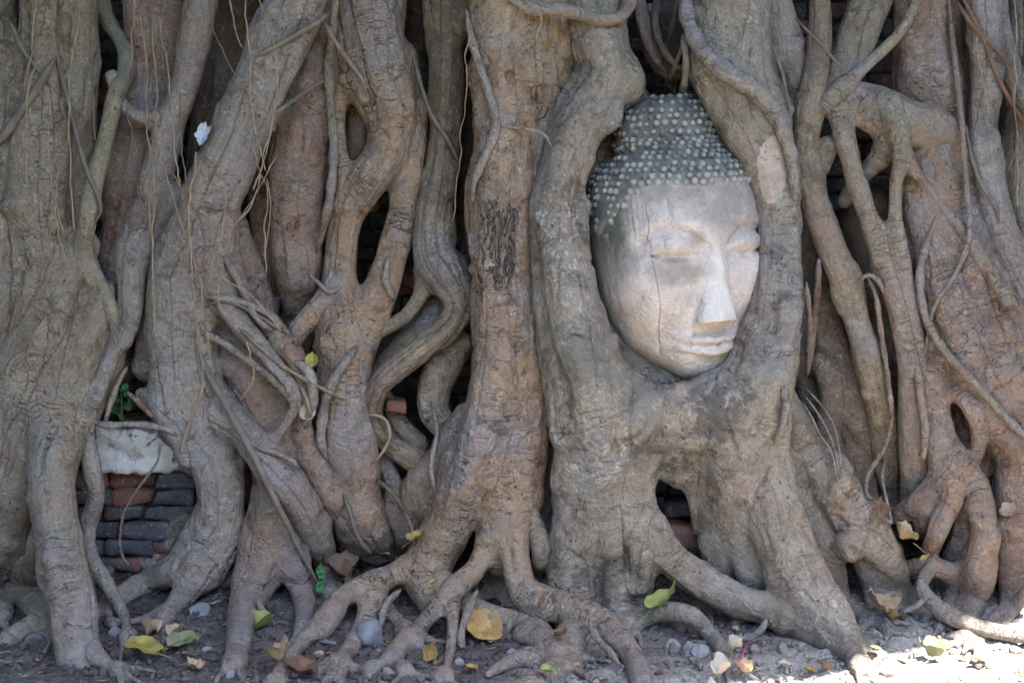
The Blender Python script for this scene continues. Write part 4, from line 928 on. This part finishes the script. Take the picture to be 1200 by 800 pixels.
for i, (dx, lab_) in enumerate(((0, 'outer'), (6, 'middle'), (12, 'inner'))):
    V_([(942-dx*.3,452+dx*1.4,1.2),(960-dx*.9,472+dx*1.1,1.4),(977-dx*1.3,498+dx,1.5),(984-dx*.8,530,1.3),(986-dx*.2,558+dx,1.1)], 'thin looping rootlet by the lobed brown root, the %s of three' % lab_, 'grey', group='three looping rootlets')
V_([(905,50,2),(915,80,2),(922,110,2),(925,130,2)], 'thin dark vine on the thick rounded root end', 'vine_dark')
V_([(1120,0,2.5),(1140,30,2.5),(1165,55,2.5),(1190,80,2.5)], 'thin reddish vine across the top of the grey green root', 'rootlet_red')
V_([(1124,-10,2.5),(1150,40,2.5),(1165,80,2.5),(1185,120,2.5),(1205,150,2)], 'lower of two reddish vines crossing the grey green root', 'rootlet_red')
V_([(1132,150,2),(1140,190,2.5),(1152,220,2.5),(1168,245,2.5),(1170,270,2)], 'thin dark vine bending over the middle of the grey green root', 'vine_dark')
V_([(330,388,2),(300,368,2),(262,352,2),(240,360,2)], 'fine vine creeping across the swirling rootlets', 'vine_dark')
V_([(275,380,2.5),(300,402,2.5),(330,428,2.5),(372,452,2.5),(408,470,2)], 'fine grey vine slanting over the dark gap to the swollen foot', 'mix', 'hug')
V_([(352,452,2.5),(360,470,2.5),(364,490,2.5)], 'short stiff straw stalk beside the pale caught leaf', 'rootlet')
V_([(428,485,2),(450,490,2),(457,510,2),(448,530,2),(434,545,2)], 'pale curved straw rootlet below the hooked root', 'rootlet')
V_([(186,520,1.6),(182,545,1.6),(160,575,1.6),(145,605,1.6),(143,640,1.6),(150,662,1.6)], 'pale curved grass stalk drooping over the bricks', 'grey', 'hang', .02)
V_([(240,448,1.8),(228,480,1.8),(218,510,1.8),(212,532,1.6)], 'pale straw stalk over the foot of the grey slanting trunk', 'rootlet', 'hang', .01)
V_([(930,20,1.8),(960,50,1.8),(985,78,1.8),(1002,92,1.8)], 'thin dark vine behind the crossing above the diagonal root', 'vine_dark')
V_([(1030,598,2),(1044,612,2),(1040,590,2),(1034,560,2),(1038,535,2)], 'thin wiry rootlet by the claw of gnarled roots', 'grey')
for pts, label in (
 ([(108,494,3.5),(130,498,4),(160,497,4),(192,502,3.5),(215,512,3)], 'thin level root creeping along the top of the plastered cap'),
 ([(150,428,3),(138,450,3.5),(128,478,3.5),(122,500,3)], 'short thin root dropping behind the green seedling'),
 ([(148,458,3),(165,474,3.5),(180,490,3)], 'thin slanting root above the plastered cap'),
 ([(226,384,4),(262,402,4.5),(298,428,4.5),(326,452,4),(346,478,3)], 'dark lined rootlet swirling down over the lumpy pinkish root'),
 ([(236,348,4),(276,352,4.5),(312,366,4.5),(340,392,4)], 'rootlet arching over the shoulder of the lumpy pinkish root'),
 ([(298,524,3),(322,530,3.5),(345,542,3),(350,552,2.5)], 'rootlet hooked over the fork below the lumpy pinkish root'),
 ([(344,424,6),(358,432,7),(366,452,7),(364,482,6),(356,502,5)], 'curled finger thick root beside the yellowed leaf'),
 ([(262,300,4),(284,338,4.5),(300,372,4),(320,388,3)], 'rootlet slanting down from the grey slanting trunk onto the pinkish root'),
 ([(402,335,3),(386,342,3),(372,330,2.5),(360,320,2)], 'wiry rootlet tied round the knee of the holed trunk'),
 ([(455,300,4),(452,330,4),(462,352,3.5)], 'thin root beside the bright green leaf in the gap'),
 ([(440,560,2.5),(462,580,3),(480,612,3),(486,640,2.5)], 'wiry rootlet strung before the hollow by the central trunk'),
 ([(505,470,3),(512,505,3),(505,545,3),(510,580,2.5)], 'thin rootlet down the knobbly root by the central trunk'),
 ([(960,300,4),(957,350,4.5),(951,400,4.5),(946,440,4)], 'thin straight root in the gap beside the stone head limb'),
 ([(945,330,3),(949,380,3.5),(944,425,3)], 'thinner straight root in the gap beside the stone head limb'),
 ([(918,452,5),(922,478,5),(914,505,4),(908,520,3)], 'short hooked rootlet at the armpit of the stone head limb'),
 ([(1005,330,3),(1018,322,3),(1030,330,3),(1036,345,2.5)], 'looped wiry rootlet over the dull brown root'),
 ([(1074,420,5),(1078,460,5),(1084,500,5),(1082,540,4)], 'slim root between the straight hanging roots and the gnarled claw'),
 ([(744,-20,5),(752,30,5.5),(766,66,5),(786,90,4.5)], 'twisted dark root in the hollow above the stone head'),
 ([(772,-20,4),(768,30,4.5),(780,62,4),(800,84,4)], 'second twisted root in the hollow, crossing behind the arched one'),
 ([(796,-10,3),(786,40,3.5),(768,84,3.5)], 'wiry root slanting the other way across the hollow'),
 ([(815,20,3),(798,60,3),(784,98,3)], 'fine root hanging at the right wall of the hollow above the stone head'),
 ([(560,690,5),(548,716,5),(540,748,4.5),(548,776,3.5)], 'slender ground root creeping between the forked roots'),
 ([(470,690,4.5),(452,708,4.5),(446,730,4),(436,744,3)], 'slender ground root bending round the blue grey stone'),
 ([(600,722,5),(590,745,5),(572,760,4.5),(556,772,3.5)], 'slender ground root reaching under the large golden leaf'),
 ([(690,726,4.5),(700,748,4.5),(716,764,4),(728,782,3)], 'slender ground root beside the long curving one'),
 ([(300,700,4),(312,728,4),(306,752,3.5),(314,770,2.5)], 'slender root tip on the soil beside the pinkish toe'),
 ([(900,722,4),(890,740,4),(872,748,3.5),(858,744,2.5)], 'slender root tip on the soil in front of the joining root'),
 ([(1085,700,4),(1070,712,4),(1052,716,3.5)], 'slender root tip pointing at the crumpled tan leaf'),
 ): V_(pts, label, 'deep' if 'hollow' in label else 'mix' if 'ground' in label or 'tip' in label else random.Random(len(label)).choice(['grey', 'mix', 'pink']), 'hug', .003, 'tree root', 'creeping_root')
hang = [
 [(42,-10),(38,50),(28,102)], [(97,-10),(86,60),(80,130),(83,200),(88,270)], [(57,118),(58,190),(64,235),(75,272)], [(107,-10),(108,100),(112,165)],
 [(157,-10),(156,50),(152,80,2.4)], [(164,15),(170,80),(175,200),(177,275)], [(178,30),(183,120),(180,235),(181,390)], [(188,20),(195,80),(202,150),(215,235)],
 [(242,-10),(252,40),(264,62),(276,90)], [(268,-10),(275,30),(284,56)], [(284,-10),(291,60),(297,150),(312,200)], [(302,-10),(320,50),(325,110),(310,180),(298,222)],
 [(294,165),(312,225),(312,265),(310,322)], [(200,195),(220,235),(236,262),(240,330),(239,402)], [(229,178),(222,265),(228,350),(238,455)], [(324,185),(292,240),(262,280),(240,310)],
 [(265,215),(262,262),(252,300),(246,335)], [(190,175),(205,240),(235,330),(246,420)], [(210,110),(214,180),(222,230)], [(318,150),(300,220),(286,250),(275,262)],
 [(250,300),(262,325),(290,345),(330,388)], [(255,330),(260,365),(300,395)], [(1191,-10),(1190,100),(1194,170),(1190,242)], [(1178,40),(1186,110),(1193,165),(1182,200)],
 [(548,20),(545,100),(538,190),(530,260)], [(610,-5),(632,20),(629,48,3)], [(45,70),(30,130),(32,215)], [(70,190),(66,260),(78,310)], [(150,120),(158,200),(168,260)],
 [(312,210),(316,250),(309,300)], [(1142,45),(1150,90),(1160,130)], [(283,470),(296,440),(288,400)]]
desc = ['pale fine rootlet hanging on the broad cracked trunk', 'fine rootlet hanging over the grey roots beside the bricks', 'tan rootlet dangling from the grey slanting trunk', 'fine rootlet dangling at the picture edge by the grey green root']
for i, h_ in enumerate(hang):
    x = h_[0][0]; mt = 'rootlet_red' if i % 5 == 3 else 'rootlet'; top = h_[0]
    where = ('over the cracked trunk' if x < 100 else 'before the pinkish set-back trunk' if x < 185 else 'before the slender grey root' if x < 240 else 'before the grey slanting trunk' if x < 340 else 'beside the central trunk' if x < 700 else 'before the grey green root')
    V_([(p[0], p[1], (p[2] if len(p) > 2 else 1.05)*random.uniform(.6, 1.15)) for p in h_], 'fine %s hanging rootlet %s' % ('reddish' if mt == 'rootlet_red' else 'straw coloured', where), mt, 'hang', .03, 'hanging root', 'hanging_rootlet',
       'fine %s rootlets hanging %s' % ('reddish' if mt == 'rootlet_red' else 'straw', where))

# ------------------------------------------------------------------ leaves, seedlings, stones and litter
def leaf_material(name, a, b, vein):
    a, b, vein = [tuple(v*.74 for v in c) for c in (a, b, vein)]
    m = NT(name); P = m.obj(); x, y, z = m.sep(P); n1 = m.noise(P, 28, 6, .65); n2 = m.noise(P, 120, 4, .7)
    col = m.mix(m.ramp(n1, .38, .62), a, b); ax_ = m.math('ABSOLUTE', x)
    mid = m.ramp(ax_, .0016, .0006); sv = m.math('ABSOLUTE', m.math('SINE', m.math('MULTIPLY', m.math('SUBTRACT', y, m.math('MULTIPLY', ax_, .75)), 420.0)))
    col = m.mix(m.math('MULTIPLY', m.math('MAXIMUM', mid, m.ramp(sv, .10, .02)), .45), col, vein)
    col = m.mix(m.ramp(n2, .60, .68, 0, .7), col, tuple(v*.35 for v in b))
    return m.done(col, .6, m.math('ADD', n2, m.math('MULTIPLY', mid, .6)), .002, .5, .35)
LM = {'yellow': leaf_material('leaf_yellow', (.40, .27, .075), (.30, .19, .065), (.60, .45, .18)), 'gold': leaf_material('leaf_gold', (.46, .30, .10), (.36, .21, .08), (.55, .40, .20)),
      'olive': leaf_material('leaf_olive', (.34, .29, .05), (.26, .21, .06), (.45, .40, .15)), 'green': leaf_material('leaf_green', (.09, .26, .03), (.16, .34, .05), (.25, .42, .10)),
      'dull': leaf_material('leaf_dull_green', (.16, .18, .09), (.22, .20, .10), (.30, .30, .18)), 'brown': leaf_material('leaf_brown', (.19, .10, .055), (.13, .075, .05), (.26, .16, .10)),
      'tan': leaf_material('leaf_tan', (.42, .30, .18), (.33, .22, .13), (.50, .38, .25)), 'pale': leaf_material('leaf_pale', (.52, .45, .36), (.42, .35, .27), (.6, .52, .42)),
      'seed': leaf_material('leaf_seedling', (.035, .13, .035), (.055, .17, .045), (.09, .21, .07)), 'white': leaf_material('scrap_white', (.62, .63, .66), (.5, .52, .56), (.66, .66, .68)),
      'lime': leaf_material('leaf_lime', (.28, .29, .08), (.20, .23, .06), (.5, .5, .15))}
LR = random.Random(31)
def leaf_mesh(size, curl, seed, stalk=True, wide=.85, tip=.42):
    """a heart shaped leaf with drip tip, cupped and crinkled, y along the midrib"""
    nr, ns = 6, 28; V = [(0, 0, 0)]; th = np.arange(ns)*2*math.pi/ns
    c_ = np.cos(th-math.pi/2)  # th = pi/2 is the tip
    rad = .5*(1-.20*np.exp(-((th-1.5*math.pi)/.22)**2))*(1+tip*np.exp(-((th-.5*math.pi)/.16)**2))
    rad = rad*(1+(.13 if tip else .5)*noise(np.stack([np.cos(th)*3, np.sin(th)*3, th*0+seed], 1)))
    for i in range(1, nr+1):
        for t, r in zip(th, rad): V.append((math.cos(t)*r*i/nr*wide, math.sin(t)*r*i/nr, 0))
    V = np.array(V, float); x, y = V[:, 0], V[:, 1]
    curl = curl*1.5; V[:, 2] = curl*(.9*np.abs(x)**1.4+.5*y*y) + curl*.35*x*y*math.sin(seed) + .075*fbm(np.stack([x*4, y*4, x*0+seed], 1), 3)*(1+.6*abs(curl))
    V *= size; T = [[0, 1+j, 1+(j+1) % ns] for j in range(ns)]; Q = []
    for i in range(nr-1):
        for j in range(ns): a = 1+i*ns; Q.append([a+j, a+ns+j, a+ns+(j+1) % ns, a+(j+1) % ns])
    n0 = len(V)
    if stalk:                                                # stalk: a thin four-sided rod from the notch
        L = np.linspace(-.40, -.95, 7); st = []
        for l in L:
            for a, b in ((1, 0), (0, 1), (-1, 0), (0, -1)): st.append((a*.011+.10*(l+.4)**2*math.sin(seed*3), l, b*.011+.02-.15*(l+.4)**2))
        V = np.vstack([V, np.array(st)*size])
        for i in range(6):
            for j in range(4): Q.append([n0+i*4+j, n0+i*4+(j+1) % 4, n0+i*4+4+(j+1) % 4, n0+i*4+4+j])
    return V, np.array(T, np.int32), np.array(Q, np.int32)
def surface_point(x, y, lift=.006):
    g = ground_hit(x, y, .004); d = depth_at(x, y)
    if d < g[1]-.01: return at(x, y, d-lift)
    return np.array([g[0], g[1], g[2]+lift])
def leaf(x, y, px, col, label, rot=0, tilt=20, lean=0, curl=.5, stalk=True, wide=.85, name='fallen_leaf', cat='leaf', Y=None):
    P = surface_point(x, y) if Y is None else at(x, y, Y); s = px*(P[1]+3)/F
    V, T, Q = leaf_mesh(s, curl, x*.37+y, stalk, wide, 0 if name == 'paper_scrap' else .42*LR.uniform(.4, 1)); o = new_mesh(name, V, [T, Q], LM[col], None, (0, 0, 0)); o.location = P+np.array([0, 0, .12*s])
    o.rotation_euler = (math.radians(tilt if tilt > 66 else tilt*.6), math.radians(lean), math.radians(rot)); tag(o, label, cat); return o
for a in (
 (167,766,48,'olive','broad yellow olive leaf lying flat on the dark soil',80,22,0,.35), (213,761,40,'dull','dull green leaf lying next to the broad yellow olive one',-70,15,10,.5),
 (173,746,26,'tan','curled tan leaf scrap just above the broad yellow olive leaf',30,40,10,1.6), (207,749,20,'tan','small tan leaf scrap between the olive and the dull green leaf',-50,30,0,1.5),
 (306,736,36,'lime','pale green leaf with brown edges against the toe of the pinkish root',20,45,15,.9), (326,775,36,'tan','tan curled leaf touching a dark brown leaf near the front',-40,35,0,1.3),
 (353,789,42,'brown','dark brown leaf lying beside a tan one near the front',60,20,0,.6), (372,771,13,'tan','tiny tan leaf fragment on bare soil by the front toes',10,30,0,1.2),
 (393,674,34,'brown','dark curled leaf leaning on a root beside the little green sprout',60,55,-15,1.2), (405,664,28,'tan','pointed tan leaf leaning behind the dark curled leaf',15,60,10,1.2),
 (566,747,52,'gold','large golden leaf propped on a ground root of the central trunk',-25,48,-12,.5), (500,766,22,'gold','narrow curled golden leaf scrap standing on the soil',10,70,30,1.8),
 (488,632,22,'yellow','bright yellow leaf tucked behind the base of the central trunk',-60,45,0,.6), (447,652,22,'yellow','thin yellow leaf sliver beside the swollen foot',85,12,0,.5),
 (776,709,40,'lime','yellow green leaf with a long stalk leaning on the stone head trunk',-70,58,0,.5), (641,788,20,'lime','small yellow green leaf on the soil before the ground roots',75,14,0,.5),
 (658,746,18,'brown','small brown leaf against the long curving ground root',20,40,0,1.2), (1027,718,36,'tan','crumpled tan leaf below the knot hole buttress',-15,50,0,1.5),
 (1044,723,18,'yellow','small yellowish leaf scrap touching the crumpled tan leaf',30,40,0,1.3), (1058,632,34,'tan','dry tan leaf caught by the claw of gnarled roots',-20,55,10,1.0),
 (1030,600,24,'brown','dark brown dead leaf hanging at the foot of the lobed brown root',0,80,0,.9), (1183,602,24,'tan','pale tan leaf stuck on the flare of the wrinkled trunk',-50,60,0,.5),
 (1084,656,12,'yellow','tiny bright yellow leaf on a gnarled root of the claw',10,40,0,.5), (1090,773,30,'dull','dark olive curled leaf on the sunlit soil edge',60,30,0,1.5),
 (1147,779,20,'gold','small golden leaf lying in the patch of sunlight',20,16,0,.5), (949,790,15,'yellow','small bright yellow leaf in the patch of sunlight',70,20,0,.5),
 (967,789,18,'brown','little brown leaf scrap beside the bright yellow leaf in the sun',10,30,0,1.2), (864,763,24,'pale','pale curled leaf beside the pink stick',-30,45,0,1.6),
 (848,790,28,'pale','pale papery leaf scrap at the front by the pink stick',20,35,0,1.5), (870,788,22,'tan','tan leaf scrap under the lower end of the pink stick',60,30,0,1.4),
 (362,486,22,'pale','pale dry leaf caught beside the light looped root',-10,75,20,.8), (366,425,18,'olive','yellowed leaf in the crevice above the pale caught leaf',0,70,0,.8),
 (552,788,16,'yellow','slim yellow leaf on the soil under the large golden leaf',80,14,0,.6), (229,789,22,'tan','tan leaf scrap at the front below the dull green leaf',60,20,0,1.1),
 (920,786,16,'pale','thin pale leaf strip in the sun before the buttress toe',80,15,0,1.0), (1025,762,15,'dull','small grey green leaf at the edge of the sun before the buttress toe',80,12,0,.5),
 (860,742,10,'tan','tiny tan leaf fragment by the arched root end',0,30,0,1.0), (508,684,10,'yellow','tiny yellow leaf fragment among the central ground roots',0,30,0,1.0),
 (1150,620,12,'tan','small tan leaf fragment lodged on the gnarled claw',0,60,0,1.0)):
    x, y, px, col, label, rot, tilt, lean, curl = a
    if abs(rot) < 45 and tilt < 58: rot += LR.choice((-1, 1))*LR.uniform(40, 120)
    leaf(x, y, px, col, label, rot, tilt, lean, curl)
leaf(462, 344, 20, 'seed', 'single bright green leaf in the dark gap above the hooked root', -40, 70, 0, .3, True, .8, 'green_leaf', 'leaf', .2)
leaf(237, 163, 26, 'white', 'white crumpled scrap stuck where two grey roots meet', 10, 75, 15, 1.8, False, .7, 'paper_scrap', 'litter')
def seedling(x, y, Y, leaves, label):
    P = at(x, y, Y); root = thing('seedling', label, 'seedling', P)
    for (dx, dy, px, rot, tilt) in leaves:
        V, T, Q = leaf_mesh(px*.0021, .35, dx*1.3+dy, True, .7); m = (Matrix.Rotation(math.radians(rot), 3, 'Y') @ Matrix.Rotation(math.radians(tilt), 3, 'X'))
        V = V@np.array(m).T + np.array([dx*.0021, -random.uniform(.0, .02), -dy*.0021]); new_mesh('leaf', V, [T, Q], LM['seed'], root)
    ys = np.linspace(0, max(-l[1] for l in leaves)*.0021, 8); V = np.array([(a*.0016, b*.0016, z_) for z_ in ys for a, b in ((1, 0), (0, 1), (-1, 0), (0, -1))])
    Q = np.array([[i*4+j, i*4+(j+1) % 4, i*4+4+(j+1) % 4, i*4+4+j] for i in range(7) for j in range(4)]); new_mesh('stem', V, Q, LM['dull'], root)
seedling(143, 488, .11, [(-7,-26,18,150,60),(8,-28,12,-60,50),(-7,-10,19,170,48),(9,-13,15,-100,60),(5,-34,11,20,40),(2,-2,10,180,55),(-12,-18,11,120,65),(13,-21,9,-80,40)], 'small dark green seedling growing on the plastered cap')
seedling(378, 696, .02, [(-1,-26,16,-5,80),(-2,-10,15,20,75)], 'little upright green sprout between the feet of the pinkish root')

def stone_mat(name, a, b): return simple(name, a, b, 40, .88, .005)
SM = {'blue': stone_mat('stone_blue_grey', (.19, .19, .20), (.135, .135, .145)), 'pale': stone_mat('stone_pale', (.24, .235, .23), (.18, .175, .17)), 'purple': stone_mat('stone_purplish', (.17, .14, .15), (.11, .095, .10)), 'pink': stone_mat('stone_pinkish', (.26, .20, .18), (.19, .145, .135))}
i3V, i3T = ico(3)
def rock(x, y, wpx, hpx, mt, label, rot=0, Y=None):
    P = ground_hit(x, y, .0) if Y is None else at(x, y, Y); s = (P[1]+3)/F; V = i3V.copy()
    for _ in range(11):                                     # knock flat facets off
        n_ = RNG.normal(size=3); n_ /= np.linalg.norm(n_); dd = V@n_; k = np.clip(dd-.62, 0, 1); V = V-n_*k[:, None]*.95
    V = V*(1+.10*fbm(V*1.6+x, 3))[:, None]*np.array([wpx*.5, wpx*.45, hpx*.55])*s*1.15
    o = new_mesh('stone', V, i3T, SM[mt], None, (0, 0, 0)); o.location = P+np.array([0, 0, hpx*.18*s]); o.rotation_euler = (.1, math.radians(rot), rot*.7); tag(o, label, 'stone')
for a in ((434,752,40,34,'blue','large blue grey angular stone between the central ground roots',-30), (231,716,30,14,'blue','flat grey stone beside the toe of the grey slanting trunk'), (419,657,24,18,'purple','round purplish stone at the base of the swollen foot'),
 (786,762,22,18,'pale','pale stone on bare soil under the arched root'), (822,769,24,18,'pale','second pale stone, nearer the tip of the arched root'), (383,789,16,12,'pale','white pebble by the dark brown leaf at the front'),
 (455,790,18,12,'pink','pinkish pebble at the front below the blue grey stone'), (600,770,18,16,'blue','grey stone under the large golden leaf'), (539,777,12,10,'pale','small pale pebble beside the forked ground root'),
 (976,681,18,16,'pink','pinkish stone at the back of the buttress root feet'), (733,720,18,20,'blue','grey stone jammed between the feet of the stone head trunk'), (738,704,14,12,'pale','small pale stone above the one jammed between the feet'),
 (1105,738,18,12,'purple','dark flat stone behind the bare snaking root'), (1085,727,14,8,'pale','thin white stone chip behind the bare snaking root'), (1150,758,20,8,'pale','flat pale stone chip in front of the bare snaking root'),
 (122,680,24,26,'purple','upright grey stone in the shade before the brick stub'), (134,745,18,14,'blue','bluish stone beside the thin root tip'), (270,790,16,10,'pale','pale pebble at the front before the pinkish toe'),
 (40,752,24,20,'purple','dull stone under the dark slanting root at the edge'), (575,640,22,16,'purple','dark stone in the hollow beside the central trunk base'), (243,762,12,9,'pale','whitish pebble beside the dull green leaf'),
 (1010,742,12,8,'pink','small pinkish stone behind the buttress toe'), (1190,764,16,10,'pink','small stone at the picture edge in the sun')):
    rock(*a)
for a in ((68,298,10,8),(372,480,15,15),(381,455,14,14),(366,462,12,12)):
    pass
rock(428, 420, 16, 16, 'blue', 'bluish stone lodged above the hooked root end', 0, .17); rock(424, 436, 14, 14, 'purple', 'dark stone lodged just below the bluish one', 0, .17); rock(322, 358, 18, 14, 'purple', 'dark rubble stone in the gap below the reddish trunk', 0, .22)
# pink incense stick
a, b = ground_hit(858, 792, .004), ground_hit(877, 752, .012); P = np.linspace(a, b, 8)
M['pinkstick'] = simple('dyed_stick', (.62, .10, .24), (.55, .08, .20), 50, .6, .001); tube('incense_stick', P, np.full(8, .0016), M['pinkstick'], 'thin pink incense stick lying on the soil', 'stick', None, 8)
for pts, label in (([(1005,728,1.6),(1020,722,1.8),(1045,712,1.8),(1070,698,1.6),(1082,685,1.4)], 'thin pale twig lying by the crumpled tan leaf'), ([(1034,735,1.8),(1036,748,1.6)], 'short twig stub on the soil before the buttress'), ([(245,708,1.5),(262,702,1.6),(272,700,1.3)], 'thin straw stalk on the soil by the flat grey stone')):
    P = np.array([ground_hit(p[0], p[1], .006) for p in pts]); P = catmull(P, .01); tube('twig', P, np.full(len(P), .0028), M['mix'], label, 'twig', None, 6)

# crumbs of soil: nobody could count them
def gravel():
    gV, gT = ico(1); n = 8500; Vs = np.empty((n, len(gV), 3), np.float32); k = 0; X = RNG.uniform(-1.45, 1.5, n); Y = RNG.uniform(-.55, .42, n); Z = ground_z(X, Y)
    dens = RNG.random(n) < np.clip(.95-.55*(X+.2*Y)/1.3, .3, 1); s = np.exp(RNG.normal(-5.45, .52, n)); s = np.clip(s, .0016, .016)*np.where(dens, 1, .45)
    for i in range(n):
        v = gV*(1+.28*RNG.normal(size=(len(gV), 1))*.6); v = v*RNG.uniform(.6, 1.25, 3); Vs[i] = v*s[i]+np.array([X[i], Y[i], Z[i]+s[i]*.35])
    T = (gT[None]+np.arange(n)[:, None, None]*len(gV)).reshape(-1, 3)
    tag(new_mesh('gravel', Vs.reshape(-1, 3), T, M['soil'], smooth=False), kind='stuff')
gravel()
def litter():
    n = 620; Vs = []; Qs = []; off = 0
    for i in range(n):
        x = RNG.uniform(-1.4, 1.5); y = RNG.uniform(-.5, .40); z = float(ground_z(x, y)); tw = RNG.random() < .3; a = RNG.uniform(0, 6.28); l = RNG.uniform(.012, .035) if tw else RNG.uniform(.005, .013); wd = .0011 if tw else l*RNG.uniform(.4, .8)
        c_, s_ = math.cos(a), math.sin(a); v = []
        for u in (-1, -.4, .4, 1):
            ww = wd*(1-.55*abs(u)**2)*RNG.uniform(.7, 1.2); h_ = .0035+RNG.uniform(0, .35)*wd*(1 if not tw else 2)+abs(u)*l*RNG.uniform(0, .35)
            for sg in (-1, 1): px, py = u*l, sg*ww; v.append((x+c_*px-s_*py, y+s_*px+c_*py, z+h_+(.0 if tw else RNG.uniform(0, .5)*wd*(sg > 0))))
        if tw: v += [(p[0], p[1], p[2]+.0016) for p in v]
        k = len(v); q = [[j, j+1, j+3, j+2] for j in (0, 2, 4)]
        if tw: q = q+[[8+e for e in r] for r in q]+[[j, j+2, j+10, j+8] for j in (0, 2, 4)]+[[j+1, j+3, j+11, j+9] for j in (0, 2, 4)]
        Vs.append(np.array(v)); Qs.append(np.array(q)+off); off += k
    m = NT('leaf_litter'); P = m.pos(); n1 = m.noise(P, 18, 2); n2 = m.noise(P, 31, 2); col = m.mix(m.ramp(n1, .4, .6), (.075, .048, .032), (.21, .145, .09)); col = m.mix(m.ramp(n2, .56, .64), col, (.29, .23, .16)); col = m.mix(m.ramp(n2, .40, .34), col, (.20, .15, .05))
    tag(new_mesh('leaf_litter', np.vstack(Vs), np.vstack(Qs), m.done(col, .85)), kind='stuff')
litter()

# ------------------------------------------------------------------ the crown overhead that keeps the place in shade, plus added side curtains
def crown():
    n = 15000; P = np.empty((0, 3)); e = np.array([.909, .417]); nn = np.array([-.417, .909]); p0 = np.array([.50, -.36])
    while len(P) < n:
        q = RNG.uniform((-4.2, -3.6, 2.4), (4.5, 3.2, 4.3), (20000, 3)); g = q-SUNV*(q[:, 2]/SUNV[2])[:, None]
        d = (g[:, :2]-p0)@nn + .10*fbm(np.stack([g[:, 0]*4, g[:, 1]*4, g[:, 0]*0], 1), 2)
        P = np.vstack([P, q[(d > .0) & (g[:, 1] < 2.2) & (np.abs(g[:, 0]) < 3.2)]])
    P = P[:n]; m2 = 9000; q = RNG.uniform((1.95, -3.4, .1), (3.0, .9, 3.0), (m2, 3)); q[:, 0] *= np.where(RNG.random(m2) < .5, -1, 1); q[:, 0] += np.where(q[:, 0] > 0, .25, -.0)  # unseen leaf curtains at both sides, added to block side sky light
    g = q-SUNV*(q[:, 2]/SUNV[2])[:, None]; q = q[(q[:, 0] < 0) | ((g[:, :2]-p0)@nn > -.35) | (g[:, 0] > 1.55)]; P = np.vstack([P, q]); n = len(P); L = np.array([(0, -.5, 0), (.38, -.25, .03), (.36, .1, .05), (0, .62, -.05), (-.36, .1, .05), (-.38, -.25, .03)])
    A = RNG.normal(size=(n, 3)); A[:, 2] = np.abs(A[:, 2])+.8; A /= np.linalg.norm(A, axis=1)[:, None]; Bv = np.cross(A, RNG.normal(size=(n, 3))); Bv /= np.linalg.norm(Bv, axis=1)[:, None]; Cv = np.cross(A, Bv)
    s = RNG.uniform(.13, .20, n)[:, None, None]; V = P[:, None]+s*(L[None, :, 0:1]*Bv[:, None]+L[None, :, 1:2]*Cv[:, None]+L[None, :, 2:3]*A[:, None])
    i = np.arange(n)[:, None]*6; Q = np.vstack([i+np.array([[0, 1, 2, 3]]), i+np.array([[0, 3, 4, 5]])])
    m = NT('crown_leaf'); mt = m.done(m.mix(m.ramp(m.noise(m.pos(), 3, 3), .4, .6), (.05, .09, .025), (.08, .12, .04)), .5)
    tree = next(o for o in bpy.data.objects if o.get('label', '').startswith('massive central trunk'))
    new_mesh('crown', V.reshape(-1, 3), Q, mt, tree, tree.location)
crown()

def low_sky_screen():  # unseen bank of leaves behind the camera, added to block low sky light
    n = 7000; q = RNG.uniform((-7, -9.0, -.1), (7, -8.0, 4.6), (n, 3)); q = q[q[:, 2] < 3.6+.8*fbm(np.stack([q[:, 0]*.7, q[:, 0]*0, q[:, 0]*0], 1), 2)]; n = len(q)
    L = np.array([(0, -.5, 0), (.38, -.25, .03), (.36, .1, .05), (0, .62, -.05), (-.36, .1, .05), (-.38, -.25, .03)])
    A = RNG.normal(size=(n, 3)); A /= np.linalg.norm(A, axis=1)[:, None]; Bv = np.cross(A, RNG.normal(size=(n, 3))); Bv /= np.linalg.norm(Bv, axis=1)[:, None]; Cv = np.cross(A, Bv)
    s_ = RNG.uniform(.2, .36, n)[:, None, None]; V = q[:, None]+s_*(L[None, :, 0:1]*Bv[:, None]+L[None, :, 1:2]*Cv[:, None]+L[None, :, 2:3]*A[:, None])
    i = np.arange(n)[:, None]*6; Q = np.vstack([i+np.array([[0, 1, 2, 3]]), i+np.array([[0, 3, 4, 5]])])
    tag(new_mesh('added_leaf_screen', V.reshape(-1, 3), Q, bpy.data.materials['crown_leaf']), kind='stuff')
low_sky_screen()
